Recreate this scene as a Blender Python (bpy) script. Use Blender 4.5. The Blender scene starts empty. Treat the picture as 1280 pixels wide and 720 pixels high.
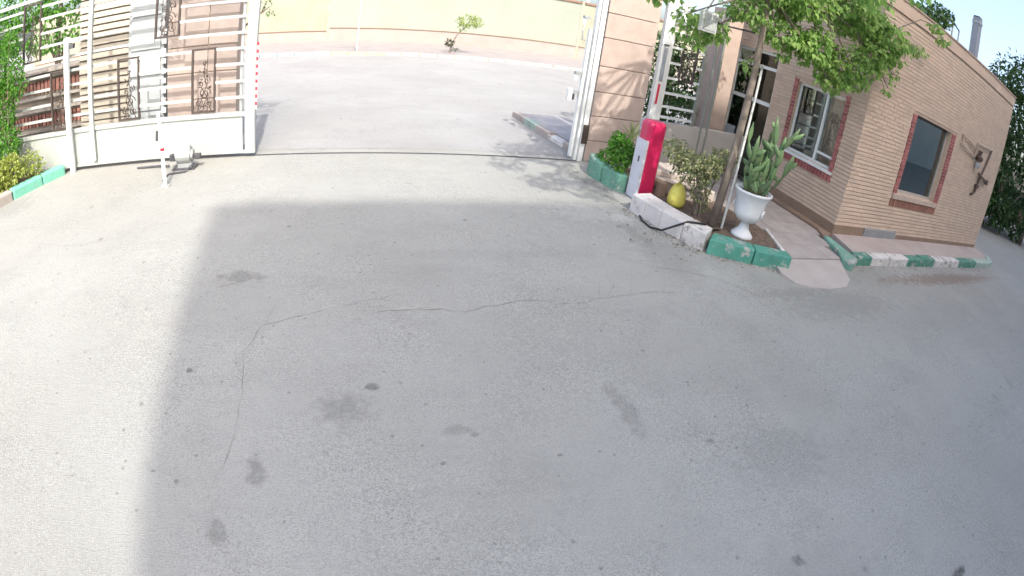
import bpy, math, random
from math import radians, pi, sin, cos
from mathutils import Vector, Matrix, noise

C = bpy.context.scene
COL = C.collection

# ------------------------------------------------------------------ camera
cd = bpy.data.cameras.new('camera')
cam = bpy.data.objects.new('camera', cd)
COL.objects.link(cam)
C.camera = cam
C.render.engine = 'CYCLES'
cd.type = 'PANO'
cd.sensor_width = 36
cd.clip_start = 0.02
cd.clip_end = 2000
LF, LC = 1.06056495, 0.05415842          # wide lens: angle = r/LF + LC r^3, r in half widths
cc = cd.cycles if hasattr(cd, 'cycles') and hasattr(cd.cycles, 'panorama_type') else cd
cc.panorama_type = 'FISHEYE_LENS_POLYNOMIAL'
cc.fisheye_fov = radians(170)
cc.fisheye_polynomial_k0 = 0.0
cc.fisheye_polynomial_k1 = -1.0 / (LF * 18)
cc.fisheye_polynomial_k2 = 0.0
cc.fisheye_polynomial_k3 = -LC / 18 ** 3
cc.fisheye_polynomial_k4 = 0.0
PITCH, ROLL, YAW = 0.50263212, 0.15151225, -0.3528335
M = Matrix.Rotation(YAW, 3, 'Z') @ Matrix.Rotation(pi / 2 - PITCH, 3, 'X') @ Matrix.Rotation(ROLL, 3, 'Z')
cam.matrix_world = Matrix.Translation((0, 0, 2.2)) @ M.to_4x4()

# ------------------------------------------------------------------ light
SUN_EL, SUN_AZ = radians(45), radians(175)      # azimuth clockwise from +Y
w = bpy.data.worlds.new('World')
C.world = w
w.use_nodes = True
nt = w.node_tree
sky = nt.nodes.new('ShaderNodeTexSky')
sky.sky_type = 'NISHITA'
sky.sun_disc = False
sky.sun_elevation = SUN_EL
sky.sun_rotation = SUN_AZ
sky.air_density = 0.8
sky.dust_density = 4.5
sky.ozone_density = 0.3
bg = nt.nodes['Background']
bg.inputs['Strength'].default_value = 0.15
nt.links.new(sky.outputs[0], bg.inputs[0])
ld = bpy.data.lights.new('sun', 'SUN')
ld.energy = 1.5
ld.angle = radians(0.9)
ld.color = (1, 0.96, 0.88)
sun = bpy.data.objects.new('sun', ld)
COL.objects.link(sun)
SD = Vector((-cos(SUN_EL) * sin(SUN_AZ), -cos(SUN_EL) * cos(SUN_AZ), -sin(SUN_EL)))
sun.rotation_euler = SD.to_track_quat('-Z', 'Y').to_euler()
sun.location = (10, -10, 30)
C.view_settings.view_transform = 'Standard'
C.view_settings.look = 'None'
C.view_settings.gamma = 1
C.view_settings.exposure = 1.72
C.cycles.max_bounces = 6
C.cycles.transparent_max_bounces = 8

random.seed(11)
R = random.random
U = random.uniform

# ------------------------------------------------------------------ materials
MATS = {}


def mat(name, col, rough=0.8, var=0.12, scale=6.0, bump=0.15, bscale=60.0, metal=0.0, col2=None, spots=None, island=0.0, obj_rand=0.0, coat=0.0):
    """procedural paint / stone / metal: noise-varied colour, fine bump"""
    if name in MATS:
        return MATS[name]
    m = bpy.data.materials.new(name)
    m.use_nodes = True
    n = m.node_tree.nodes
    l = m.node_tree.links
    b = n['Principled BSDF']
    tc = n.new('ShaderNodeTexCoord')
    nz = n.new('ShaderNodeTexNoise')
    nz.inputs['Scale'].default_value = scale
    nz.inputs['Detail'].default_value = 6
    nz.inputs['Roughness'].default_value = 0.62
    l.new(tc.outputs['Object'], nz.inputs['Vector'])
    mx = n.new('ShaderNodeMix')
    mx.data_type = 'RGBA'
    c = Vector(col)
    c2 = Vector(col2) if col2 else c * (1 - var * 2)
    mx.inputs[6].default_value = (*(c * (1 + var * 0.5)), 1)
    mx.inputs[7].default_value = (*c2, 1)
    mr = n.new('ShaderNodeMapRange')
    mr.inputs[1].default_value = 0.35
    mr.inputs[2].default_value = 0.7
    l.new(nz.outputs[0], mr.inputs[0])
    l.new(mr.outputs[0], mx.inputs[0])
    out = mx.outputs[2]
    if spots:                                  # chips / stains of a second colour
        sc, thr, scol = spots
        n2 = n.new('ShaderNodeTexNoise')
        n2.inputs['Scale'].default_value = sc
        n2.inputs['Detail'].default_value = 8
        n2.inputs['Roughness'].default_value = 0.7
        l.new(tc.outputs['Object'], n2.inputs['Vector'])
        r2 = n.new('ShaderNodeMapRange')
        r2.inputs[1].default_value = thr
        r2.inputs[2].default_value = thr + 0.05
        l.new(n2.outputs[0], r2.inputs[0])
        m2 = n.new('ShaderNodeMix')
        m2.data_type = 'RGBA'
        m2.inputs[7].default_value = (*scol, 1)
        l.new(r2.outputs[0], m2.inputs[0])
        l.new(out, m2.inputs[6])
        out = m2.outputs[2]
    if island or obj_rand:
        if island:
            g = n.new('ShaderNodeNewGeometry')
            src, amt = g.outputs['Random Per Island'], island
        else:
            g = n.new('ShaderNodeObjectInfo')
            src, amt = g.outputs['Random'], obj_rand
        r3 = n.new('ShaderNodeMapRange')
        r3.inputs[3].default_value = 1 - amt
        r3.inputs[4].default_value = 1 + amt
        l.new(src, r3.inputs[0])
        hv = n.new('ShaderNodeHueSaturation')
        l.new(out, hv.inputs['Color'])
        l.new(r3.outputs[0], hv.inputs['Value'])
        out = hv.outputs[0]
    l.new(out, b.inputs['Base Color'])
    b.inputs['Roughness'].default_value = rough
    b.inputs['Metallic'].default_value = metal
    if coat:
        b.inputs['Coat Weight'].default_value = coat
    if bump:
        n3 = n.new('ShaderNodeTexNoise')
        n3.inputs['Scale'].default_value = bscale
        n3.inputs['Detail'].default_value = 4
        l.new(tc.outputs['Object'], n3.inputs['Vector'])
        bp = n.new('ShaderNodeBump')
        bp.inputs['Strength'].default_value = bump
        bp.inputs['Distance'].default_value = 0.01
        l.new(n3.outputs[0], bp.inputs['Height'])
        l.new(bp.outputs[0], b.inputs['Normal'])
    MATS[name] = m
    return m


def leafmat(name, c1, c2, tr=0.35):
    m = bpy.data.materials.new(name)
    m.use_nodes = True
    n = m.node_tree.nodes
    l = m.node_tree.links
    b = n['Principled BSDF']
    g = n.new('ShaderNodeNewGeometry')
    rp = n.new('ShaderNodeMix')
    rp.data_type = 'RGBA'
    rp.inputs[6].default_value = (*c1, 1)
    rp.inputs[7].default_value = (*c2, 1)
    l.new(g.outputs['Random Per Island'], rp.inputs[0])
    l.new(rp.outputs[2], b.inputs['Base Color'])
    b.inputs['Roughness'].default_value = 0.5
    t = n.new('ShaderNodeBsdfTranslucent')
    hv = n.new('ShaderNodeHueSaturation')
    hv.inputs['Value'].default_value = 1.5
    hv.inputs['Hue'].default_value = 0.49
    l.new(rp.outputs[2], hv.inputs['Color'])
    l.new(hv.outputs[0], t.inputs[0])
    ms = n.new('ShaderNodeMixShader')
    ms.inputs[0].default_value = tr
    l.new(b.outputs[0], ms.inputs[1])
    l.new(t.outputs[0], ms.inputs[2])
    l.new(ms.outputs[0], n['Material Output'].inputs[0])
    return m


def glassmat(name, tint, op=0.5, rough=0.03):
    m = bpy.data.materials.new(name)
    m.use_nodes = True
    n = m.node_tree.nodes
    l = m.node_tree.links
    n.remove(n['Principled BSDF'])
    tr = n.new('ShaderNodeBsdfTransparent')
    tr.inputs[0].default_value = (*tint, 1)
    gl = n.new('ShaderNodeBsdfGlossy')
    gl.inputs['Roughness'].default_value = rough
    gl.inputs[0].default_value = (0.85, 0.95, 0.93, 1)
    fr = n.new('ShaderNodeFresnel')
    fr.inputs[0].default_value = 1.5
    ad = n.new('ShaderNodeMath')
    ad.inputs[1].default_value = op
    l.new(fr.outputs[0], ad.inputs[0])
    ms = n.new('ShaderNodeMixShader')
    l.new(ad.outputs[0], ms.inputs[0])
    l.new(tr.outputs[0], ms.inputs[1])
    l.new(gl.outputs[0], ms.inputs[2])
    l.new(ms.outputs[0], n['Material Output'].inputs[0])
    return m


def asphalt(name, base, stains=(), tint_noise=True):
    m = bpy.data.materials.new(name)
    m.use_nodes = True
    n = m.node_tree.nodes
    l = m.node_tree.links
    b = n['Principled BSDF']
    tc = n.new('ShaderNodeTexCoord')
    P = tc.outputs['Object']

    def noi(sc, det=5, ro=0.6, v=P):
        x = n.new('ShaderNodeTexNoise')
        x.inputs['Scale'].default_value = sc
        x.inputs['Detail'].default_value = det
        x.inputs['Roughness'].default_value = ro
        l.new(v, x.inputs['Vector'])
        return x.outputs[0]

    def rng(s, a, c, lo=0.0, hi=1.0, smooth=False):
        x = n.new('ShaderNodeMapRange')
        if smooth:
            x.interpolation_type = 'SMOOTHSTEP'
        x.inputs[1].default_value = a
        x.inputs[2].default_value = c
        x.inputs[3].default_value = lo
        x.inputs[4].default_value = hi
        l.new(s, x.inputs[0])
        return x.outputs[0]

    def math(op, a, c):
        x = n.new('ShaderNodeMath')
        x.operation = op
        for i, s in ((0, a), (1, c)):
            if isinstance(s, (int, float)):
                x.inputs[i].default_value = s
            else:
                l.new(s, x.inputs[i])
        return x.outputs[0]

    def mix(f, a, c):
        x = n.new('ShaderNodeMix')
        x.data_type = 'RGBA'
        l.new(f, x.inputs[0])
        for i, s in ((6, a), (7, c)):
            if isinstance(s, tuple):
                x.inputs[i].default_value = (*s, 1)
            else:
                l.new(s, x.inputs[i])
        return x.outputs[2]
    bx, by, bz = base
    k = lambda f, wr=1.0: (bx * f * wr, by * f, bz * f / wr)
    big = rng(noi(0.35, 4), 0.35, 0.68)
    c = mix(big, k(1.06), k(0.88, 1.02))
    med = rng(noi(1.7, 7, 0.68), 0.52, 0.72)
    c = mix(math('MULTIPLY', med, 0.45), c, k(0.72))
    dust = rng(noi(0.8, 8, 0.7), 0.56, 0.74)
    c = mix(math('MULTIPLY', dust, 0.35), c, k(1.3, 1.04))
    # worn streaks where wheels turn, and faint scuffed patches
    mp0 = n.new('ShaderNodeMapping')
    mp0.inputs['Rotation'].default_value = (0, 0, 0.5)
    mp0.inputs['Scale'].default_value = (0.5, 2.6, 1)
    l.new(P, mp0.inputs['Vector'])
    streak = rng(noi(0.9, 8, 0.72, mp0.outputs[0]), 0.52, 0.70)
    c = mix(math('MULTIPLY', streak, 0.35), c, k(0.74))
    fine = rng(noi(6.5, 9, 0.78), 0.54, 0.66)
    c = mix(math('MULTIPLY', fine, 0.28), c, k(0.68))
    # aggregate: pale and dark grains
    v = n.new('ShaderNodeTexVoronoi')
    v.inputs['Scale'].default_value = 125
    l.new(P, v.inputs['Vector'])
    sep = n.new('ShaderNodeSeparateColor')
    l.new(v.outputs['Color'], sep.inputs[0])
    patch = rng(noi(0.9, 4), 0.40, 0.62, 0.3, 0.95)
    g1 = math('MULTIPLY', math('GREATER_THAN', sep.outputs[0], 0.70), patch)
    c = mix(math('MULTIPLY', g1, 0.5), c, k(1.3))
    g2 = math('MULTIPLY', math('GREATER_THAN', sep.outputs[1], 0.72), patch)
    c = mix(math('MULTIPLY', g2, 0.55), c, k(0.52))
    # small oil drips, sparse
    for sc, th, rad, st in ((2.2, 0.72, 0.085, 0.5), (6.0, 0.82, 0.13, 0.5), (0.9, 0.7, 0.08, 0.35), (13.0, 0.88, 0.2, 0.45)):
        v2 = n.new('ShaderNodeTexVoronoi')
        v2.inputs['Scale'].default_value = sc
        dv = n.new('ShaderNodeVectorMath')
        dv.operation = 'ADD'
        nn = n.new('ShaderNodeTexNoise')
        nn.inputs['Scale'].default_value = sc * 5
        l.new(P, nn.inputs['Vector'])
        sc2 = n.new('ShaderNodeVectorMath')
        sc2.operation = 'SCALE'
        sc2.inputs['Scale'].default_value = 0.16 / sc
        l.new(nn.outputs['Color'], sc2.inputs[0])
        l.new(P, dv.inputs[0])
        l.new(sc2.outputs[0], dv.inputs[1])
        l.new(dv.outputs[0], v2.inputs['Vector'])
        s2 = n.new('ShaderNodeSeparateColor')
        l.new(v2.outputs['Color'], s2.inputs[0])
        on = math('GREATER_THAN', s2.outputs[0], th)
        blob = rng(v2.outputs['Distance'], rad * 0.4, rad, 1, 0, True)
        c = mix(math('MULTIPLY', math('MULTIPLY', on, blob), st), c, k(0.25))
    # individual stains: (x, y, rx, ry, strength, factor)
    nz = noi(9, 5, 0.7)
    inner = rng(noi(22, 6, 0.75), 0.36, 0.60, 0.45, 1.0)
    for (x, y, rx, ry, st, f) in stains:
        mp = n.new('ShaderNodeMapping')
        mp.vector_type = 'TEXTURE'
        mp.inputs['Location'].default_value = (x, y, 0)
        mp.inputs['Scale'].default_value = (rx, ry, 1)
        l.new(P, mp.inputs['Vector'])
        ln = n.new('ShaderNodeVectorMath')
        ln.operation = 'LENGTH'
        l.new(mp.outputs[0], ln.inputs[0])
        d = math('ADD', ln.outputs['Value'], math('MULTIPLY', math('SUBTRACT', nz, 0.5), 2.8))
        fac = math('MULTIPLY', rng(d, 0.40, 1.15, min(1, st * 1.45), 0, True), inner)
        c = mix(fac, c, k(f) if not isinstance(f, tuple) else f)
    l.new(c, b.inputs['Base Color'])
    b.inputs['Roughness'].default_value = 0.92
    b.inputs['Specular IOR Level'].default_value = 0.25
    bp = n.new('ShaderNodeBump')
    bp.inputs['Strength'].default_value = 0.5
    bp.inputs['Distance'].default_value = 0.006
    h = math('ADD', v.outputs['Distance'], math('MULTIPLY', noi(25, 5), 1.2))
    l.new(h, bp.inputs['Height'])
    l.new(bp.outputs[0], b.inputs['Normal'])
    return m


# ------------------------------------------------------------------ mesh helpers
class MB:
    def __init__(s):
        s.v = []
        s.f = []

    def add(s, vs, fs):
        o = len(s.v)
        s.v += [tuple(p) for p in vs]
        s.f += [tuple(i + o for i in f) for f in fs]
        return s

    def box(s, a, b, rot=0.0, piv=None, jit=0.0):
        x0, y0, z0 = a
        x1, y1, z1 = b
        vs = [Vector(p) for p in ((x0, y0, z0), (x1, y0, z0), (x1, y1, z0), (x0, y1, z0), (x0, y0, z1), (x1, y0, z1), (x1, y1, z1), (x0, y1, z1))]
        if jit:
            vs = [p + Vector((U(-jit, jit), U(-jit, jit), U(-jit, jit))) for p in vs]
        if rot:
            pv = Vector(piv if piv else ((x0 + x1) / 2, (y0 + y1) / 2, 0))
            m = Matrix.Rotation(rot, 3, 'Z')
            vs = [m @ (p - pv) + pv for p in vs]
        return s.add(vs, [(0, 3, 2, 1), (4, 5, 6, 7), (0, 1, 5, 4), (1, 2, 6, 5), (2, 3, 7, 6), (3, 0, 4, 7)])

    def prism(s, pts, z0, z1):
        n = len(pts)
        a = sum(pts[i][0] * pts[(i + 1) % n][1] - pts[(i + 1) % n][0] * pts[i][1] for i in range(n))
        if a < 0:
            pts = pts[::-1]
        za = z0 if callable(z0) else (lambda x, y: z0)
        zb = z1 if callable(z1) else (lambda x, y: z1)
        vs = [(x, y, za(x, y)) for x, y in pts] + [(x, y, zb(x, y)) for x, y in pts]
        fs = [tuple(range(n))[::-1], tuple(range(n, 2 * n))] + [(i, (i + 1) % n, n + (i + 1) % n, n + i) for i in range(n)]
        return s.add(vs, fs)

    def tube(s, pts, r, n=8, cap=True, squash=None):
        pts = [Vector(p) for p in pts]
        rr = r if isinstance(r, (list, tuple)) else [r] * len(pts)
        vs = []
        prev = None
        for i, p in enumerate(pts):
            t = (pts[min(i + 1, len(pts) - 1)] - pts[max(i - 1, 0)]).normalized()
            if prev is None:
                a = t.orthogonal().normalized()
            else:
                a = (prev - t * prev.dot(t)).normalized()
            prev = a
            b = t.cross(a)
            for k in range(n):
                q = 2 * pi * k / n
                vs.append(p + (a * cos(q) + b * sin(q)) * rr[i])
        fs = []
        for i in range(len(pts) - 1):
            for k in range(n):
                fs.append((i * n + k, i * n + (k + 1) % n, (i + 1) * n + (k + 1) % n, (i + 1) * n + k))
        if cap:
            fs.append(tuple(range(n))[::-1])
            fs.append(tuple((len(pts) - 1) * n + k for k in range(n)))
        return s.add(vs, fs)

    def lathe(s, c, prof, n=20, sx=1.0, sy=1.0):
        vs = []
        for r, z in prof:
            for k in range(n):
                q = 2 * pi * k / n
                vs.append((c[0] + r * cos(q) * sx, c[1] + r * sin(q) * sy, c[2] + z))
        fs = []
        for i in range(len(prof) - 1):
            for k in range(n):
                fs.append((i * n + k, i * n + (k + 1) % n, (i + 1) * n + (k + 1) % n, (i + 1) * n + k))
        fs.append(tuple(range(n))[::-1])
        fs.append(tuple((len(prof) - 1) * n + k for k in range(n)))
        return s.add(vs, fs)

    def leaf(s, p, d, nrm, L, W, fold=0.25):
        d = d.normalized()
        sd = d.cross(nrm)
        if sd.length < 1e-4:
            sd = d.orthogonal()
        sd.normalize()
        up = sd.cross(d)
        a = p
        m1 = p + d * L * 0.4
        tip = p + d * L - up * L * 0.12
        s.add([a, m1 + sd * W * 0.5 + up * W * fold, tip, m1 - sd * W * 0.5 + up * W * fold, m1], [(0, 4, 1), (4, 2, 1), (0, 3, 4), (4, 3, 2)])

    def build(s, name, m, parent=None, smooth=False, bevel=0.0):
        me = bpy.data.meshes.new(name)
        me.from_pydata([tuple(p) for p in s.v], [], s.f)
        me.materials.append(m)
        if smooth:
            me.polygons.foreach_set('use_smooth', [True] * len(me.polygons))
        o = bpy.data.objects.new(name, me)
        COL.objects.link(o)
        if parent:
            o.parent = parent
            o.matrix_parent_inverse = Matrix.Translation(-parent.location)
            if parent.type == 'MESH':
                o.matrix_parent_inverse = parent.matrix_world.inverted() if False else Matrix.Identity(4)
        if bevel:
            md = o.modifiers.new('bevel', 'BEVEL')
            md.width = bevel
            md.segments = 5 if bevel > .05 else 2
            md.limit_method = 'ANGLE'
        return o


def tag(o, label=None, cat=None, group=None, kind=None):
    if label:
        o['label'] = label
    if cat:
        o['category'] = cat
    if group:
        o['group'] = group
    if kind:
        o['kind'] = kind
    return o


def empty(name, loc, label=None, cat=None, group=None):
    o = bpy.data.objects.new(name, None)
    o.location = loc
    o.empty_display_size = 0.1
    COL.objects.link(o)
    return tag(o, label, cat, group)


def copy_tree(o, parent=None, loc=None):
    c = o.copy()
    COL.objects.link(c)
    if parent:
        c.parent = parent
    if loc:
        c.location = loc
    for ch in [x for x in bpy.data.objects if x.parent == o]:
        copy_tree(ch, c)
    return c


def bx(a, b, name, m, parent, bevel=0.0, **k):
    return MB().box(a, b, **k).build(name, m, parent, bevel=bevel)


def rvec():
    while True:
        v = Vector((U(-1, 1), U(-1, 1), U(-1, 1)))
        if 0.05 < v.length < 1:
            return v


def foliage(mb, clumps, n, L, W, shell=0.5, droop=0.4, up=0.8):
    """clumps: (cx,cy,cz, rx,ry,rz); leaves spread by volume, a little denser near each clump's skin"""
    tot = sum(c[3] * c[4] * c[5] for c in clumps)
    for c in clumps:
        k = max(6, int(n * c[3] * c[4] * c[5] / tot))
        for _ in range(k):
            v = rvec()
            v = v.normalized() * (v.length ** shell)
            v *= 0.75 + 0.45 * noise.noise(v * 2.3 + Vector(c[:3]) * 3)
            p = Vector((c[0] + v.x * c[3], c[1] + v.y * c[4], c[2] + v.z * c[5]))
            d = (v + rvec() * 0.9 + Vector((0, 0, -droop)))
            nr = (Vector((0, 0, up)) + rvec() * 0.8)
            q = U(0.65, 1.25)
            mb.leaf(p, d, nr, L * q, W * q)
    return mb


# colours
WHITE = mat('white_paint', (0.72, 0.74, 0.72), 0.45, 0.05, 3, 0.05, spots=(9, 0.66, (0.42, 0.42, 0.40)))
GATEW = mat('gate_white', (0.36, 0.385, 0.365), 0.4, 0.05, 1.5, 0.03, spots=(4, 0.70, (0.45, 0.45, 0.42)))
GREYM = mat('grey_metal', (0.36, 0.38, 0.38), 0.45, 0.1, 4, 0.05, metal=0.3)
DARKM = mat('dark_metal', (0.07, 0.07, 0.08), 0.5, 0.2, 10, 0.1)
BROWNM = mat('brown_metal', (0.06, 0.045, 0.038), 0.5, 0.2, 10, 0.1)
KGREEN = mat('kerb_green', (0.075, 0.23, 0.165), 0.8, 0.15, 7, 0.5, 40, spots=(9, 0.55, (0.35, 0.36, 0.33)))
KWHITE = mat('kerb_white', (0.60, 0.58, 0.55), 0.8, 0.12, 7, 0.5, 40, spots=(9, 0.55, (0.30, 0.29, 0.26)))
CONC = mat('concrete', (0.36, 0.32, 0.29), 0.9, 0.12, 2.5, 0.3, 50, spots=(3, 0.64, (0.27, 0.25, 0.23)))
TAN = mat('tan_brick', (0.57, 0.44, 0.34), 0.85, 0.06, 3, 0.35, 90, island=0.07)
MORTAR = mat('mortar', (0.52, 0.395, 0.30), 0.95, 0.1, 20, 0.4, 120)
TANP = mat('tan_render', (0.55, 0.42, 0.325), 0.9, 0.07, 2, 0.25, 60)
REDB = mat('red_brick', (0.36, 0.125, 0.12), 0.85, 0.15, 12, 0.3, 80, obj_rand=0.25)
SKIRT = mat('brown_skirting', (0.25, 0.175, 0.125), 0.8, 0.12, 5, 0.2)
STONE = mat('travertine', (0.42, 0.335, 0.29), 0.7, 0.07, 5, 0.2, 30, obj_rand=0.05)
SOIL = mat('soil', (0.16, 0.115, 0.085), 1.0, 0.25, 14, 1.0, 40)

# ------------------------------------------------------------------ ground
stains = [(-0.05, 2.40, 0.19, 0.17, 0.42, 0.5), (-0.56, 1.91, 0.07, 0.11, 0.45, 0.45), (0.59, 2.16, 0.08, 0.05, 0.32, 0.45),
          (0.69, 2.11, 0.035, 0.025, 0.4, 0.4), (-0.93, 4.05, 0.22, 0.12, 0.45, 0.45), (-1.12, 2.79, 0.04, 0.03, 0.8, 0.3), (1.69, 2.19, 0.09, 0.28, 0.35, 0.5),
          (0.14, 2.59, 0.05, 0.05, 0.6, 0.35), (-0.75, 1.50, 0.06, 0.12, 0.4, 0.45), (2.17, 0.73, 0.05, 0.05, 0.6, 0.3),
          (3.36, -0.04, 0.10, 0.05, 0.9, 0.15), (-5.2, 6.3, 0.55, 0.55, 0.35, 0.6), (2.6, 1.5, 0.5, 0.35, 0.25, 0.6), (3.0, 5.5, 0.7, 0.3, 0.5, 1.3), (3.6, 3.9, .5, .25, .35, 1.25), (4.6, 3.5, .8, .12, .5, .7), (3.2, 4.9, .12, .5, .4, .65), (1.2, 4.4, 1.2, .12, .25, .75), (7.5, 2.8, 1.2, .5, .3, .8), (2.2, .4, .6, .6, .25, .75), (3.25, 5.35, .2, .2, .5, 1.5), (-1.0, 3.6, .5, .5, .2, .8), (3.1, 6.7, .25, .35, .4, 1.25), 
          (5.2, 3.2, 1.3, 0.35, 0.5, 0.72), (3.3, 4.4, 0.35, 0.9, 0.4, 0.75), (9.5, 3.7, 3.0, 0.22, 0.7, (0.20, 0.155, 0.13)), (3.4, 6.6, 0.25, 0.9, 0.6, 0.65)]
ASPH = asphalt('yard_asphalt', (0.305, 0.308, 0.285), stains)
ROAD = asphalt('street_asphalt', (0.295, 0.295, 0.285))
g = MB().add([(-250, -250, 0), (250, -250, 0), (250, 250, 0), (-250, 250, 0)], [(0, 1, 2, 3)]).build('ground', ASPH)
tag(g, kind='structure')
r = MB().add([(-60, 8.02, 0.004), (70, 8.02, 0.004), (70, 26, 0.004), (-60, 22.6, 0.004)], [(0, 1, 2, 3)]).build('street_road', ROAD)
tag(r, kind='structure')

# cracks in the asphalt: thin dark uneven ribbons
CRK = mat('crack_dark', (0.22, 0.215, 0.205), 1.0, 0.2, 10, 0)
def crack(pts, wd, seed):
    rs = random.Random(seed)
    pp = []
    for i in range(len(pts) - 1):
        a, b = Vector(pts[i]), Vector(pts[i + 1])
        nseg = max(3, int((b - a).length / 0.035))
        for k in range(nseg):
            t = k / nseg
            q = a.lerp(b, t)
            q += Vector((noise.noise(Vector((q.x * 6, q.y * 6, seed))), noise.noise(Vector((q.x * 6, q.y * 6, seed + 9))))) * 0.035
            pp.append(q)
    pp.append(Vector(pts[-1]))
    mb = MB()
    vs = []
    for i, p in enumerate(pp):
        t = (pp[min(i + 1, len(pp) - 1)] - pp[max(i - 1, 0)])
        nrm = Vector((-t.y, t.x)).normalized()
        h = wd * rs.uniform(0.15, 1.0) * min(1, i / 4 + .1, (len(pp) - 1 - i) / 4 + .1)
        vs += [(p.x + nrm.x * h, p.y + nrm.y * h, 0.003), (p.x - nrm.x * h, p.y - nrm.y * h, 0.003)]
    mb.add(vs, [(2 * i, 2 * i + 1, 2 * i + 3, 2 * i + 2) for i in range(len(pp) - 1)])
    mb.build('crack', CRK, g)
    if wd > 0.0035 and len(pp) > 12:                 # side branches
        for _ in range(2 + len(pp) // 14):
            i = rs.randrange(3, len(pp) - 3)
            t = (pp[i + 1] - pp[i]).normalized()
            a_ = rs.choice((-1, 1)) * rs.uniform(.5, 1.1)
            d_ = Vector((t.x * cos(a_) - t.y * sin(a_), t.x * sin(a_) + t.y * cos(a_)))
            L_ = rs.uniform(.08, .3)
            crack([tuple(pp[i]), tuple(pp[i] + d_ * L_ * .5), tuple(pp[i] + d_ * L_ + Vector((rs.uniform(-.05, .05), rs.uniform(-.05, .05))))], .003, seed + 17)
crack([(-0.75, 3.0), (-0.63, 3.30), (-0.08, 3.53), (0.2, 3.63), (0.44, 3.70)], 0.0045, 1)
crack([(-0.70, 2.5), (-0.74, 2.8), (-0.75, 3.0)], 0.004, 10)
crack([(0.1, 3.42), (0.43, 3.47), (0.97, 3.42), (1.39, 3.56), (1.73, 3.52)], 0.0055, 2)
crack([(1.62, 3.46), (2.0, 3.5), (2.55, 3.62), (3.1, 3.6)], 0.005, 3)
crack([(-0.81, 1.79), (-0.72, 2.2), (-0.70, 2.5)], 0.003, 4)
crack([(-1.13, 3.87), (-0.9, 3.98), (-0.7, 4.07)], 0.006, 5)
crack([(7.5, 1.9), (7.3, 1.61), (6.99, 0.97)], 0.006, 6)
crack([(2.6, 4.4), (3.0, 4.1), (3.6, 3.9), (4.1, 3.3)], 0.005, 7)
crack([(-3.9, 5.0), (-3.2, 4.85), (-2.6, 4.95)], 0.004, 8)

# ------------------------------------------------------------------ street beyond the gate
def ky(x):
    return 23.55 + 0.03 * x
sw = MB().prism([(-30, ky(-30) + 0.2), (32, ky(32) + 0.2), (32, 31.2), (-30, 31.2)], -0.1, 0.12).build('pavement', mat('street_pavement', (0.28, 0.255, 0.24), 0.9, 0.08, 1.2, 0.2))
tag(sw, kind='structure')
fk = empty('street_kerb', (3, ky(3), 0), 'low kerb of pale painted blocks along the far side of the street', 'kerb')
cols = [mat('kerb_pale_blue', (0.30,0.38,0.43), 0.8, 0.08), mat('kerb_pale_yellow', (0.42,0.38,0.26), 0.8, 0.08), mat('kerb_pale', (0.38, 0.35, 0.33), 0.8, 0.08)]
x = -8.0
i = 0
while x < 18:
    L = 0.78
    cm = cols[0] if x < -1.2 else cols[1] if x < 1.0 else cols[2]
    bx((x, ky(x), -0.05), (x + L - 0.02, ky(x) + 0.198, 0.14 + U(-.01, .01)), 'kerb_stone', cm, fk, bevel=0.02)
    x += L
    i += 1
WY = 31.2
wall = empty('street_wall', (2, WY, 0.12), 'long pale yellow boundary wall with pink base band across the street', 'wall')
YEL = mat('wall_yellow', (0.29, 0.29, 0.22), 0.9, 0.08, 0.9, 0.1, spots=(0.8, 0.62, (0.25, 0.24, 0.20)))
YELG = mat('wall_pale_green', (0.265, 0.295, 0.245), 0.9, 0.05, 0.6, 0.1)
PINK = mat('wall_pink', (0.31, 0.275, 0.25), 0.9, 0.06, 1, 0.1)
COPE = mat('coping_brown', (0.22, 0.13, 0.09), 0.8, 0.1)
xs = [-22, -13, -1.55, 13.3, 22, 31]
for i in range(len(xs) - 1):
    a, b = xs[i] + 0.09, xs[i + 1] - 0.09
    bh = 0.62 if i <= 1 else 0.80
    bx((a, WY, 0.12 + bh), (b, WY + 0.25, 3.72), 'wall_panel', YELG if i == 2 else YEL, wall)
    bx((a, WY - 0.05, 0.12), (b, WY + 0.25, 0.12 + bh - 0.03), 'base_band', PINK, wall)
    bx((a, WY - 0.09, 0.12 + bh - 0.03), (b, WY + 0.25, 0.12 + bh), 'ledge', COPE, wall)
    bx((a, WY - 0.08, 3.72), (b, WY + 0.33, 3.84), 'coping', COPE, wall)
for xx in xs:
    bx((xx - 0.087, WY - 0.02, 0.12), (xx + 0.087, WY + 0.27, 3.9), 'joint_post', mat('wall_joint', (0.36, 0.33, 0.26), 0.9), wall)
# young tree on far pavement
yt = empty('young_tree', (4.5, 25.2, 0.12), 'small sapling with pale feathery crown on the far pavement', 'tree')
BARK = mat('bark', (0.22, 0.18, 0.145), 0.95, 0.2, 8, 0.8, 30)
MB().tube([(4.5, 25.2, 0.1), (4.52, 25.2, 0.5), (4.72, 25.2, 1.0), (5.1, 25.2, 1.5), (5.3, 25.2, 1.9)], [.05, .04, .03, .025, .012], 6).build('trunk', BARK, yt)
mb = MB()
foliage(mb, [(5.25, 25.2, 1.75, .65, .45, .38), (5.6, 25.2, 1.7, .35, .4, .25), (4.95, 25.2, 1.45, .3, .3, .2)], 420, .17, .05, droop=0.1)
mb.build('crown', leafmat('sapling_leaf', (0.16, 0.24, 0.05), (0.32, 0.38, 0.10)), yt)
mb = MB()
foliage(mb, [(4.42, 25.15, .62, .22, .2, .2), (4.75, 25.1, .33, .2, .15, .07)], 150, .12, .06, droop=.2)
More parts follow.
